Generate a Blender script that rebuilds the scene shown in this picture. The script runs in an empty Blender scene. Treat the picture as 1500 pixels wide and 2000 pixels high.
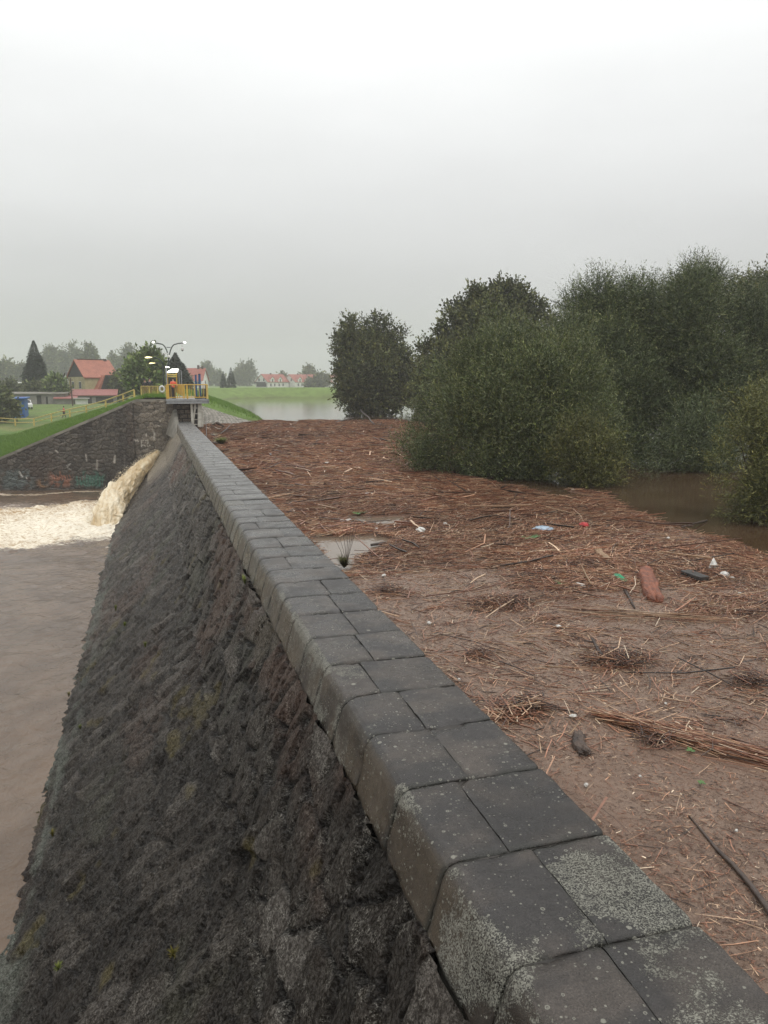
import bpy, math, random
import numpy as np
from mathutils import Vector, Matrix
random.seed(5); RS = np.random.RandomState(7)
scn = bpy.context.scene
COL = scn.collection
# ---------------------------------------------------------------- camera geometry
F = 1500.0
TH = math.atan(251/F); PS = math.atan(452/F*math.cos(TH))
FW = Vector((math.sin(PS)*math.cos(TH), math.cos(PS)*math.cos(TH), -math.sin(TH)))
RT = Vector((math.cos(PS), -math.sin(PS), 0))
UP = Vector((math.sin(PS)*math.sin(TH), math.cos(PS)*math.sin(TH), math.cos(TH)))
CZ = 4.0
def ray(x, y): return FW + RT*((x-750)/F) + UP*((1000-y)/F)
def PZ(x, y, z=0.0):
    d = ray(x, y); t = (z-CZ)/d.z
    return Vector((d.x*t, d.y*t, z))
def PY(x, y, Y):
    d = ray(x, y); t = Y/d.y
    return Vector((d.x*t, Y, CZ+d.z*t))
# ---------------------------------------------------------------- numpy noise
def _h(ix, iy, iz, s):
    n = (ix.astype(np.int64)*374761393 + iy.astype(np.int64)*668265263 + iz.astype(np.int64)*2147483647 + s*1274126177) & 0xffffffff
    n = ((n ^ (n >> 13))*1274126177) & 0xffffffff
    n = ((n ^ (n >> 16))*2246822519) & 0xffffffff
    return ((n ^ (n >> 15)) & 0xffffff)/float(0xffffff)
def vnoise(x, y, z=None, s=0):
    x = np.asarray(x, float); y = np.asarray(y, float)
    z = np.zeros_like(x) if z is None else np.asarray(z, float)
    x0, y0, z0 = np.floor(x), np.floor(y), np.floor(z)
    fx, fy, fz = x-x0, y-y0, z-z0
    fx = fx*fx*(3-2*fx); fy = fy*fy*(3-2*fy); fz = fz*fz*(3-2*fz)
    r = 0
    for a in (0, 1):
        for b in (0, 1):
            for c in (0, 1):
                w = (fx if a else 1-fx)*(fy if b else 1-fy)*(fz if c else 1-fz)
                r = r+w*_h(x0+a, y0+b, z0+c, s)
    return r
def fbm(x, y, z=None, o=4, s=0, g=.5):
    r = 0; a = 1; t = 0; f = 1
    for k in range(o):
        r = r+a*vnoise(np.asarray(x)*f, np.asarray(y)*f, None if z is None else np.asarray(z)*f, s+k*17); t += a; a *= g; f *= 2.03
    return r/t
def voro(u, v, s=0, jit=.9):
    """returns F1, F2-F1, id hash, local offsets"""
    iu, iv = np.floor(u), np.floor(v)
    f1 = np.full(u.shape, 9.); f2 = np.full(u.shape, 9.); idh = np.zeros(u.shape); ou = np.zeros(u.shape); ov = np.zeros(u.shape)
    zz = np.zeros_like(iu)
    for a in (-1, 0, 1):
        for b in (-1, 0, 1):
            cu, cv = iu+a, iv+b
            pu = cu+.5+(_h(cu, cv, zz, s)-.5)*jit; pv = cv+.5+(_h(cu, cv, zz, s+1)-.5)*jit
            d = np.sqrt((u-pu)**2+(v-pv)**2)
            near = d < f1
            f2 = np.where(near, f1, np.minimum(f2, d))
            idh = np.where(near, _h(cu, cv, zz, s+2), idh); ou = np.where(near, u-pu, ou); ov = np.where(near, v-pv, ov)
            f1 = np.where(near, d, f1)
    return f1, f2-f1, idh, ou, ov
def sst(a, b, x):
    t = np.clip((x-a)/(b-a), 0, 1); return t*t*(3-2*t)
def lerp(a, b, t): return a+(b-a)*t
# ---------------------------------------------------------------- object helpers
def tag(o, label=None, cat=None, group=None, kind=None):
    if label: o['label'] = label
    if cat: o['category'] = cat
    if group: o['group'] = group
    if kind: o['kind'] = kind
    return o
def link(name, me, mat=None, parent=None, loc=None):
    o = bpy.data.objects.new(name, me); COL.objects.link(o)
    if mat is not None:
        for m in (mat if isinstance(mat, (list, tuple)) else [mat]): me.materials.append(m)
    if parent is not None: o.parent = parent
    if loc is not None: o.location = loc
    return o
def empty(name, loc=(0, 0, 0), rz=0):
    o = bpy.data.objects.new(name, None); COL.objects.link(o); o.location = loc; o.rotation_euler = (0, 0, rz)
    o.empty_display_size = .2
    return o
def np_obj(name, V, Q, mat, parent=None, smooth=True, attrs=None):
    V = np.ascontiguousarray(V, dtype=np.float32); Q = np.ascontiguousarray(Q, dtype=np.int32)
    k = Q.shape[1]; me = bpy.data.meshes.new(name)
    me.vertices.add(len(V)); me.vertices.foreach_set('co', V.ravel())
    me.loops.add(Q.size); me.loops.foreach_set('vertex_index', Q.ravel())
    me.polygons.add(len(Q)); me.polygons.foreach_set('loop_start', np.arange(0, Q.size, k, dtype=np.int32))
    me.polygons.foreach_set('loop_total', np.full(len(Q), k, dtype=np.int32))
    me.polygons.foreach_set('use_smooth', np.full(len(Q), smooth, dtype=bool))
    me.update(calc_edges=True)
    for n, A in (attrs or {}).items():
        at = me.color_attributes.new(n, 'FLOAT_COLOR', 'POINT')
        B = np.ones((len(V), 4), dtype=np.float32); B[:, :A.shape[1]] = A
        at.data.foreach_set('color', B.ravel())
    return link(name, me, mat, parent)
def grid_faces(nr, nc):
    i = np.arange(nr-1)[:, None]*nc+np.arange(nc-1)[None, :]
    return np.stack([i, i+1, i+nc+1, i+nc], -1).reshape(-1, 4)
class MB:
    def __init__(s): s.v = []; s.f = []
    def box(s, x0, x1, y0, y1, z0, z1):
        b = len(s.v)
        s.v += [(x, y, z) for z in (z0, z1) for y in (y0, y1) for x in (x0, x1)]
        s.f += [tuple(b+i for i in q) for q in ((0, 2, 3, 1), (4, 5, 7, 6), (0, 1, 5, 4), (2, 6, 7, 3), (0, 4, 6, 2), (1, 3, 7, 5))]
        return s
    def tube(s, pts, r, n=6, cap=True):
        pts = [Vector(p) for p in pts]; rs = r if isinstance(r, (list, tuple)) else [r]*len(pts)
        b = len(s.v)
        for i, p in enumerate(pts):
            t = (pts[min(i+1, len(pts)-1)]-pts[max(i-1, 0)]).normalized()
            a = t.cross(Vector((0, 0, 1)))
            if a.length < .05: a = t.cross(Vector((0, 1, 0)))
            a.normalize(); c = t.cross(a)
            for k in range(n):
                w = 2*math.pi*k/n; s.v.append(tuple(p+(a*math.cos(w)+c*math.sin(w))*rs[i]))
        for i in range(len(pts)-1):
            for k in range(n):
                k2 = (k+1) % n; s.f.append((b+i*n+k, b+i*n+k2, b+(i+1)*n+k2, b+(i+1)*n+k))
        if cap:
            s.f.append(tuple(b+k for k in range(n))[::-1]); s.f.append(tuple(b+(len(pts)-1)*n+k for k in range(n)))
        return s
    def poly(s, pts, faces):
        b = len(s.v); s.v += [tuple(p) for p in pts]; s.f += [tuple(b+i for i in q) for q in faces]; return s
    def prism(s, prof, y0, y1, axis='y'):
        n = len(prof); b = len(s.v)
        for yy in (y0, y1):
            for (a, z) in prof: s.v.append((a, yy, z) if axis == 'y' else (yy, a, z))
        for k in range(n): s.f.append((b+k, b+(k+1) % n, b+n+(k+1) % n, b+n+k))
        s.f.append(tuple(b+k for k in range(n))[::-1]); s.f.append(tuple(b+n+k for k in range(n)))
        return s
    def blob(s, c, r, n=8, m=6, jit=.12):
        b = len(s.v); rx, ry, rz = r
        for i in range(m+1):
            ph = math.pi*i/m
            for k in range(n):
                w = 2*math.pi*k/n; j = 1+random.uniform(-jit, jit)
                s.v.append((c[0]+rx*j*math.sin(ph)*math.cos(w), c[1]+ry*j*math.sin(ph)*math.sin(w), c[2]+rz*math.cos(ph)))
        for i in range(m):
            for k in range(n): s.f.append((b+i*n+k, b+(i+1)*n+k, b+(i+1)*n+(k+1) % n, b+i*n+(k+1) % n))
        return s
    def build(s, name, mat, parent=None, smooth=False, bevel=0, loc=None):
        me = bpy.data.meshes.new(name); me.from_pydata(s.v, [], s.f); me.update()
        if smooth: me.polygons.foreach_set('use_smooth', [True]*len(me.polygons))
        o = link(name, me, mat, parent, loc)
        if bevel:
            m = o.modifiers.new('b', 'BEVEL'); m.width = bevel; m.segments = 2; m.limit_method = 'ANGLE'
        return o
# ---------------------------------------------------------------- materials
def NT(name):
    m = bpy.data.materials.new(name); m.use_nodes = True; nt = m.node_tree
    b = nt.nodes['Principled BSDF']; return m, nt, b
def nd(nt, t, **k):
    n = nt.nodes.new(t)
    for a, v in k.items():
        if a.startswith('i_'): n.inputs[a[2:].replace('_', ' ')].default_value = v
        else: setattr(n, a, v)
    return n
def L(nt, a, b): nt.links.new(a, b)
def c4(c): return (c[0], c[1], c[2], 1)
def mixc(nt, fac, a, b, mode='MIX'):
    m = nd(nt, 'ShaderNodeMix', data_type='RGBA', blend_type=mode)
    for sk, v in ((m.inputs[0], fac), (m.inputs[6], a), (m.inputs[7], b)):
        if hasattr(v, 'is_output') or isinstance(v, bpy.types.NodeSocket): L(nt, v, sk)
        else: sk.default_value = v if isinstance(v, (int, float)) else c4(v)
    return m.outputs[2]
def math_(nt, op, a, b=None, clamp=False):
    m = nd(nt, 'ShaderNodeMath', operation=op, use_clamp=clamp)
    for i, v in enumerate((a, b)):
        if v is None: continue
        if isinstance(v, bpy.types.NodeSocket): L(nt, v, m.inputs[i])
        else: m.inputs[i].default_value = v
    return m.outputs[0]
def rng(nt, v, a, b, c=0., d=1.):
    m = nd(nt, 'ShaderNodeMapRange', interpolation_type='SMOOTHSTEP'); L(nt, v, m.inputs[0])
    for i, q in enumerate((a, b, c, d)): m.inputs[i+1].default_value = q
    return m.outputs[0]
def coords(nt, sc=(1, 1, 1), rot=(0, 0, 0)):
    t = nd(nt, 'ShaderNodeTexCoord'); mp = nd(nt, 'ShaderNodeMapping'); mp.inputs[3].default_value = sc; mp.inputs[2].default_value = rot
    L(nt, t.outputs['Object'], mp.inputs[0]); return mp.outputs[0]
def noise(nt, co, scale, detail=4, rough=.55, dist=0):
    n = nd(nt, 'ShaderNodeTexNoise'); n.inputs['Scale'].default_value = scale; n.inputs['Detail'].default_value = detail
    n.inputs['Roughness'].default_value = rough; n.inputs['Distortion'].default_value = dist; L(nt, co, n.inputs['Vector']); return n.outputs['Fac']
def vor(nt, co, scale, feat='F1', out='Distance'):
    n = nd(nt, 'ShaderNodeTexVoronoi', feature=feat); n.inputs['Scale'].default_value = scale; L(nt, co, n.inputs['Vector']); return n.outputs[out]
def bump(nt, b, h, st=.3, dist=.02):
    n = nd(nt, 'ShaderNodeBump'); n.inputs['Strength'].default_value = st; n.inputs['Distance'].default_value = dist
    L(nt, h, n.inputs['Height']); L(nt, n.outputs[0], b.inputs['Normal']); return n
def simple(name, c, c2=None, sc=3., rough=.6, metal=0, bst=.0, bsc=20., bd=.01, stretch=(1, 1, 1), attr=None, spec=None):
    m, nt, b = NT(name); co = coords(nt, stretch)
    c2 = c2 or tuple(x*.7 for x in c)
    f = noise(nt, co, sc); out = mixc(nt, rng(nt, f, .35, .65), c, c2)
    if attr:
        a = nd(nt, 'ShaderNodeVertexColor', layer_name=attr); out = mixc(nt, 1., a.outputs[0], out, 'MULTIPLY')
    L(nt, out, b.inputs['Base Color']); b.inputs['Roughness'].default_value = rough; b.inputs['Metallic'].default_value = metal
    if spec is not None: L(nt, rng(nt, n5, .42, .66, spec*.2, spec*2.2), b.inputs['Specular IOR Level'])
    if bst: bump(nt, b, noise(nt, co, bsc, 3), bst, bd)
    return m
M = {}
M['yellow'] = simple('yellow paint', (.60, .38, .05), (.48, .30, .05), 2, .45)
M['yellow_pale'] = simple('weathered yellow paint', (.62, .47, .14), (.5, .38, .12), 2, .5)
M['white'] = simple('white paint', (.75, .75, .72), (.62, .62, .6), 2, .5)
M['grey_metal'] = simple('grey galvanised steel', (.36, .37, .37), (.26, .27, .28), 3, .45, .3)
M['dark_metal'] = simple('dark green steel', (.05, .065, .06), (.03, .04, .04), 3, .45, .3)
M['cream_metal'] = simple('cream painted steel', (.55, .54, .47), (.4, .38, .32), 3, .55)
M['blue'] = simple('blue paint', (.025, .10, .25), (.02, .08, .19), 3, .4)
M['blue_tarp'] = simple('blue sheet', (.03, .12, .36), (.025, .09, .28), .8, .6)
M['concrete'] = simple('weathered concrete', (.24, .225, .19), (.15, .14, .115), 1.2, .75, bst=.4, bsc=30)
M['deck'] = simple('wet deck', (.33, .31, .28), (.24, .225, .2), 2, .4)
M['plaster'] = simple('yellow plaster', (.44, .39, .22), (.36, .31, .17), .6, .8)
M['plaster_white'] = simple('white plaster', (.7, .7, .66), (.6, .6, .56), .6, .8)
M['plaster_grey'] = simple('grey render', (.27, .26, .23), (.2, .19, .17), .8, .8)
M['boards'] = simple('dark tarred boards', (.045, .042, .04), (.03, .028, .027), 3, .7, stretch=(6, 6, .5))
M['glass'] = simple('dark window glass', (.04, .045, .05), (.06, .065, .07), 2, .15)
M['dark'] = simple('dark opening', (.03, .028, .025), (.05, .045, .04), 2, .8)
M['wood_dark'] = simple('tarred pole wood', (.09, .06, .045), (.06, .04, .03), 5, .8)
M['skin'] = simple('skin', (.5, .3, .22), (.45, .26, .19), 9, .5)
M['hair'] = simple('dark hair', (.02, .015, .012), (.03, .022, .018), 20, .6)
M['jacket_black'] = simple('black jacket', (.018, .019, .022), (.03, .03, .033), 8, .7)
M['jeans'] = simple('dark trousers', (.05, .035, .03), (.035, .027, .025), 8, .8)
M['jacket_orange'] = simple('orange red jacket', (.75, .11, .035), (.6, .08, .03), 5, .6)
M['jacket_pink'] = simple('pinkish red jacket', (.62, .06, .08), (.5, .05, .07), 5, .6)
def roofmat(name, c, c2):
    m, nt, b = NT(name); co = coords(nt)
    w = nd(nt, 'ShaderNodeTexWave', wave_type='BANDS', bands_direction='X'); w.inputs['Scale'].default_value = 3.; w.inputs['Distortion'].default_value = .3; L(nt, co, w.inputs[0])
    f = noise(nt, co, .9, 5); out = mixc(nt, rng(nt, f, .3, .7), c, c2)
    L(nt, out, b.inputs['Base Color']); b.inputs['Roughness'].default_value = .55; bump(nt, b, w.outputs[1], .5, .03); return m
M['roof_red'] = roofmat('red roof tiles', (.36, .11, .08), (.29, .085, .065))
M['roof_orange'] = roofmat('orange roof tiles', (.40, .15, .095), (.32, .11, .075))
M['roof_pink'] = roofmat('rusty red sheet roof', (.34, .125, .11), (.28, .10, .09))
def emit(name, c, s):
    m, nt, b = NT(name); b.inputs['Base Color'].default_value = c4(c); b.inputs['Emission Color'].default_value = c4(c); b.inputs['Emission Strength'].default_value = s; return m
M['lamp_white'] = emit('lit white lamp', (1, 1, .95), 2.2); M['lamp_warm'] = emit('lit warm lamp', (1, .85, .45), 2.5)
def leafmat(name, c, back, rough=.5):
    m, nt, b = NT(name)
    a = nd(nt, 'ShaderNodeVertexColor', layer_name='col'); g = nd(nt, 'ShaderNodeNewGeometry')
    f = mixc(nt, 1., a.outputs[0], c, 'MULTIPLY'); k = mixc(nt, 1., a.outputs[0], back, 'MULTIPLY')
    L(nt, mixc(nt, g.outputs['Backfacing'], f, k), b.inputs['Base Color']); b.inputs['Roughness'].default_value = rough
    b.inputs['Specular IOR Level'].default_value = .2
    return m
M['leaf_willow'] = leafmat('willow leaves', (.074, .100, .036), (.13, .155, .095))
M['leaf_tall'] = leafmat('tall willow leaves', (.060, .083, .034), (.105, .128, .08))
M['leaf_bush'] = leafmat('yellowish willow leaves', (.088, .098, .03), (.13, .14, .07))
M['leaf_round'] = leafmat('oak leaves', (.070, .086, .036), (.085, .10, .05))
M['leaf_far'] = leafmat('birch leaves', (.085, .10, .045), (.11, .12, .065))
M['leaf_green'] = leafmat('maple leaves', (.10, .15, .045), (.12, .16, .07))
M['needle'] = leafmat('spruce needles', (.03, .045, .025), (.03, .042, .025))
M['grass_blade'] = leafmat('grass blades', (.12, .22, .035), (.12, .22, .035), .6)
M['weed'] = leafmat('wall weeds', (.13, .15, .035), (.13, .15, .035), .6)
M['bark'] = simple('bark', (.075, .06, .045), (.04, .033, .027), 6, .85, bst=.6, bsc=25, stretch=(3, 3, .6))

# facing stone: colour comes from the mesh, fine mineral speckle and lichen from the shader
def stone_mat(name, speck=1.0, rough=.48, bs=.5, spec=.5):
    m, nt, b = NT(name); co = coords(nt)
    a = nd(nt, 'ShaderNodeVertexColor', layer_name='col'); k = nd(nt, 'ShaderNodeVertexColor', layer_name='msk')
    sp = nd(nt, 'ShaderNodeSeparateColor'); L(nt, k.outputs[0], sp.inputs[0])
    n1 = noise(nt, co, 9, 6, .7); n2 = noise(nt, co, 62, 4, .75); n3 = noise(nt, co, 2.2, 4, .6)
    col = mixc(nt, 1., a.outputs[0], mixc(nt, rng(nt, n2, .3, .72), (.5, .48, .46), (1.9, 1.85, 1.8)), 'MULTIPLY')
    col = mixc(nt, 1., col, mixc(nt, rng(nt, n1, .3, .7), (.65, .63, .62), (1.3, 1.3, 1.3)), 'MULTIPLY')
    lf = math_(nt, 'MULTIPLY', rng(nt, n2, .5, .62), math_(nt, 'MULTIPLY', rng(nt, n1, .42, .6), sp.outputs[0]), True)
    lf = math_(nt, 'MULTIPLY', lf, rng(nt, n3, .38, .6))
    col = mixc(nt, lf, col, (.36*speck, .35*speck, .31*speck))
    n5 = noise(nt, co, 27, 5, .7, .6); col = mixc(nt, 1., col, mixc(nt, rng(nt, n5, .4, .6), (.62, .61, .6), (1.45, 1.44, 1.42)), 'MULTIPLY')
    L(nt, col, b.inputs['Base Color']); L(nt, rng(nt, n5, .42, .66, spec*.2, spec*2.2), b.inputs['Specular IOR Level'])
    L(nt, rng(nt, n1, .3, .7, rough-.2, rough+.2), b.inputs['Roughness'])
    h = math_(nt, 'ADD', math_(nt, 'MULTIPLY', n1, 1.), math_(nt, 'ADD', math_(nt, 'MULTIPLY', n2, .3), math_(nt, 'MULTIPLY', n5, .7)))
    bump(nt, b, h, bs, .035); return m
M['stone'] = stone_mat('wet rubble granite', .8, .5, 1., .26); M['stone_wing'] = stone_mat('dark weathered masonry', .8, .6, .4)

def coping_mat():
    m, nt, b = NT('lichened granite coping'); co = coords(nt)
    a = nd(nt, 'ShaderNodeVertexColor', layer_name='col'); k = nd(nt, 'ShaderNodeVertexColor', layer_name='msk')
    sp = nd(nt, 'ShaderNodeSeparateColor'); L(nt, k.outputs[0], sp.inputs[0])
    n0 = noise(nt, co, 1.6, 4, .6); n1 = noise(nt, co, 11, 6, .72); n2 = noise(nt, co, 85, 4, .7); n3 = noise(nt, co, 58, 5, .8, .6)
    col = mixc(nt, 1., a.outputs[0], mixc(nt, rng(nt, n2, .3, .7), (.6, .59, .58), (1.5, 1.5, 1.5)), 'MULTIPLY')
    col = mixc(nt, 1., col, mixc(nt, rng(nt, n1, .3, .7), (.78, .77, .76), (1.2, 1.2, 1.2)), 'MULTIPLY')
    # crusty lichen: strength painted by msk.r
    thr = math_(nt, 'SUBTRACT', .74, math_(nt, 'MULTIPLY', sp.outputs[0], .30))
    cr = math_(nt, 'SUBTRACT', math_(nt, 'ADD', math_(nt, 'MULTIPLY', n3, .6), math_(nt, 'MULTIPLY', n1, .4)), thr)
    crust = rng(nt, cr, 0., .035)
    crust = math_(nt, 'MULTIPLY', crust, rng(nt, n2, .42, .54))
    # round lichen spots and rings of several sizes
    ring = None
    for sc, lo, pr in ((9, .16, .88), (17, .2, .82), (34, .26, .72)):
        v = nd(nt, 'ShaderNodeTexVoronoi', feature='F1'); v.inputs['Scale'].default_value = sc; L(nt, co, v.inputs['Vector'])
        d = math_(nt, 'ADD', v.outputs['Distance'], math_(nt, 'MULTIPLY', math_(nt, 'SUBTRACT', n3, .5), .22))
        sz = nd(nt, 'ShaderNodeSeparateColor'); L(nt, v.outputs['Color'], sz.inputs[0])
        rad = math_(nt, 'MULTIPLY', sz.outputs[1], lo)
        rad = math_(nt, 'ADD', rad, .07)
        ins = math_(nt, 'LESS_THAN', d, rad)
        hole = math_(nt, 'MULTIPLY', math_(nt, 'LESS_THAN', d, math_(nt, 'MULTIPLY', rad, .55)), math_(nt, 'GREATER_THAN', sz.outputs[2], .45))
        on = math_(nt, 'GREATER_THAN', math_(nt, 'ADD', sz.outputs[0], math_(nt, 'MULTIPLY', sp.outputs[0], .28)), pr)
        q = math_(nt, 'MULTIPLY', math_(nt, 'MULTIPLY', ins, on), math_(nt, 'SUBTRACT', 1., math_(nt, 'MULTIPLY', hole, .75)))
        ring = q if ring is None else math_(nt, 'MAXIMUM', ring, q)
    ring = math_(nt, 'MULTIPLY', ring, .7)
    lf = math_(nt, 'MAXIMUM', math_(nt, 'MULTIPLY', crust, .85), ring, True)
    lf = math_(nt, 'MULTIPLY', lf, sp.outputs[1])
    col = mixc(nt, lf, col, mixc(nt, n0, (.23, .23, .18), (.37, .36, .31)))
    L(nt, col, b.inputs['Base Color'])
    b.inputs['Specular IOR Level'].default_value = .5; r = math_(nt, 'ADD', rng(nt, n0, .4, .6, .2, .46), math_(nt, 'MULTIPLY', lf, .35)); L(nt, r, b.inputs['Roughness'])
    h = math_(nt, 'ADD', math_(nt, 'MULTIPLY', n1, .5), math_(nt, 'MULTIPLY', n2, .6)); h = math_(nt, 'ADD', h, math_(nt, 'MULTIPLY', lf, .35))
    bump(nt, b, h, .9, .014); return m
M['coping'] = coping_mat()

def water_mat(name, c, c2, rough, wsc, bst, foam=False, stretch=(1, 1, 1), bd=.05):
    m, nt, b = NT(name); co = coords(nt, stretch)
    f = noise(nt, co, .35, 4, .6, .5); col = mixc(nt, rng(nt, f, .35, .65), c, c2)
    n1 = noise(nt, co, wsc, 5, .6, .4)
    if foam:
        a = nd(nt, 'ShaderNodeVertexColor', layer_name='msk'); sp = nd(nt, 'ShaderNodeSeparateColor'); L(nt, a.outputs[0], sp.inputs[0])
        co2 = coords(nt, (.55, 1.3, 1)); n3 = noise(nt, co2, 1.5, 7, .68, 1.6); n4 = noise(nt, co2, 4.2, 7, .72, 1.4)
        v = math_(nt, 'ADD', math_(nt, 'MULTIPLY', n3, .6), math_(nt, 'MULTIPLY', n4, .4))
        fm = math_(nt, 'SUBTRACT', math_(nt, 'ADD', v, math_(nt, 'MULTIPLY', sp.outputs[0], .55)), .74)
        fm = rng(nt, fm, -.02, .2)
        tan = mixc(nt, rng(nt, math_(nt, 'ADD', n4, math_(nt, 'MULTIPLY', sp.outputs[1], .12)), .40, .66), (.38, .25, .125), (.88, .82, .68))
        col = mixc(nt, fm, col, tan)
        L(nt, rng(nt, fm, 0, 1, rough, .75), b.inputs['Roughness'])
    else: b.inputs['Roughness'].default_value = rough
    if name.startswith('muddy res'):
        t_ = nd(nt, 'ShaderNodeSeparateXYZ'); L(nt, coords(nt), t_.inputs[0]); col = mixc(nt, rng(nt, t_.outputs[0], 8, 13), (.20, .155, .115), col)  # water away from the dam darkened: tree reflections and shade put into colour
    L(nt, col, b.inputs['Base Color']); b.inputs['IOR'].default_value = 1.33
    bump(nt, b, n1, bst, bd); return m
M['river'] = water_mat('muddy river water', (.165, .116, .080), (.115, .080, .055), .16, 2.4, .8, True, (1, .7, 1), .12)
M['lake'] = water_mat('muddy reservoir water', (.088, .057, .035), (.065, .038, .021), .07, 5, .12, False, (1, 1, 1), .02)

def jet_mat():
    m, nt, b = NT('frothing brown water'); co = coords(nt, (1.3, .22, .45))
    a = nd(nt, 'ShaderNodeVertexColor', layer_name='msk'); sp = nd(nt, 'ShaderNodeSeparateColor'); L(nt, a.outputs[0], sp.inputs[0])
    n = noise(nt, co, 3.2, 5, .6, .5)
    f = math_(nt, 'ADD', n, math_(nt, 'MULTIPLY', sp.outputs[0], .3))
    L(nt, mixc(nt, rng(nt, f, .3, .95), (.52, .37, .18), (.86, .77, .58)), b.inputs['Base Color'])
    b.inputs['Roughness'].default_value = .4; bump(nt, b, n, .25, .08); return m
M['jet'] = jet_mat()

def grass_mat():
    m, nt, b = NT('wet grass'); co = coords(nt)
    a = nd(nt, 'ShaderNodeVertexColor', layer_name='col')
    n1 = noise(nt, co, .5, 6, .7); n2 = noise(nt, co, 6, 5, .75)
    col = mixc(nt, rng(nt, n1, .3, .7), (.8, .8, .75), (1.2, 1.2, 1.2)); col = mixc(nt, 1., a.outputs[0], col, 'MULTIPLY')
    col = mixc(nt, 1., col, mixc(nt, rng(nt, n2, .3, .7), (.65, .65, .6), (1.3, 1.3, 1.3)), 'MULTIPLY')
    L(nt, col, b.inputs['Base Color']); b.inputs['Roughness'].default_value = .8; b.inputs['Specular IOR Level'].default_value = .2
    bump(nt, b, n2, .7, .12); return m
M['ground'] = grass_mat()
def mud_mat():
    m, nt, b = NT('wet mat of plant litter'); co = coords(nt, (1, 1, .2))
    a = nd(nt, 'ShaderNodeVertexColor', layer_name='msk'); sp = nd(nt, 'ShaderNodeSeparateColor'); L(nt, a.outputs[0], sp.inputs[0])
    n1 = noise(nt, co, 1.1, 5, .65, .6); n2 = noise(nt, co, 14, 7, .8, .5); n3 = noise(nt, co, 70, 4, .8)
    col = mixc(nt, rng(nt, n1, .35, .65), (.32, .222, .162), (.235, .155, .11))
    col = mixc(nt, rng(nt, n2, .5, .58), col, (.14, .09, .063)); n4 = noise(nt, co, 34, 6, .8, 1.5); col = mixc(nt, rng(nt, n4, .56, .62), col, (.07, .04, .028)); col = mixc(nt, rng(nt, n4, .42, .37), col, (.30, .215, .15))
    col = mixc(nt, rng(nt, n3, .58, .7), col, (.31, .215, .145))
    col = mixc(nt, rng(nt, n3, .4, .32), col, (.05, .03, .02))
    col = mixc(nt, math_(nt, 'MULTIPLY', sp.outputs[0], .85), col, mixc(nt, rng(nt, n2, .4, .62), (.19, .105, .07), (.33, .2, .135)))
    L(nt, col, b.inputs['Base Color']); L(nt, rng(nt, n2, .4, .6, .5, .2), b.inputs['Roughness'])
    b.inputs['Specular IOR Level'].default_value = .55
    bump(nt, b, math_(nt, 'ADD', n2, math_(nt, 'ADD', n4, math_(nt, 'MULTIPLY', n3, .6))), .9, .02); return m
M['mud'] = mud_mat()
M['sticks'] = simple('wet reed stalks', (1, 1, 1), (.7, .68, .66), 14, .42, attr='col', bst=.2, bsc=60)
M['log_red'] = simple('peeled reddish log', (.30, .10, .05), (.17, .065, .04), 5, .5, bst=.7, bsc=18, bd=.04, stretch=(1, 1, 3))
M['log_brown'] = simple('rotten brown log', (.11, .075, .055), (.04, .028, .022), 9, .5, bst=.8, bsc=22, bd=.03)
M['log_pale'] = simple('pale driftwood', (.36, .24, .14), (.24, .155, .09), 6, .55, bst=.4, bsc=20)
M['branch_dark'] = simple('dark wet branch', (.075, .052, .04), (.04, .028, .022), 9, .45, bst=.5, bsc=30)
M['litter_white'] = simple('white plastic', (.66, .65, .61), (.4, .38, .34), 8, .3)
M['litter_green'] = simple('green plastic', (.02, .28, .12), (.02, .2, .09), 8, .35)
M['litter_red'] = simple('red plastic', (.45, .02, .02), (.35, .02, .02), 8, .35)
M['litter_blue'] = simple('pale blue plastic', (.4, .5, .58), (.3, .4, .5), 8, .3)
M['leafy'] = simple('green leaf', (.1, .2, .05), (.07, .15, .04), 8, .5)
M['dark_board'] = simple('black soaked board', (.03, .028, .027), (.05, .045, .04), 8, .4)

# ================================================================= THE DAM
CR = .7
prof_pts = [(1.655, CR-.5), (.69, -1.73), (-2.95, -5.30), (-4.2, -6.6)]     # masonry face
def face_xz(s):
    P = np.array(prof_pts); d = np.r_[0, np.cumsum(np.hypot(*np.diff(P, axis=0).T))]
    return np.interp(s, d, P[:, 0]), np.interp(s, d, P[:, 1]), d
dam = empty('dam', (2.4, 30, 0))
tag(dam, 'long grey stone dam wall with rounded coping running away from the viewer', 'dam')
OFF = Vector((2.4, 30, 0))
def P_(o): o.parent = dam; o.matrix_parent_inverse = Matrix.Translation(-OFF); return o
ys = [-3.]
while ys[-1] < 71.2: ys.append(ys[-1]+.0052*max(ys[-1], 0)+.017)
ys = np.array(ys); dtot = face_xz(0)[2][-1]
ss = np.linspace(0, dtot, 330)
Yg, Sg = np.meshgrid(ys, ss, indexing='ij')
X0, Z0, dd = face_xz(Sg)
upper = Sg < dd[1]
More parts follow.
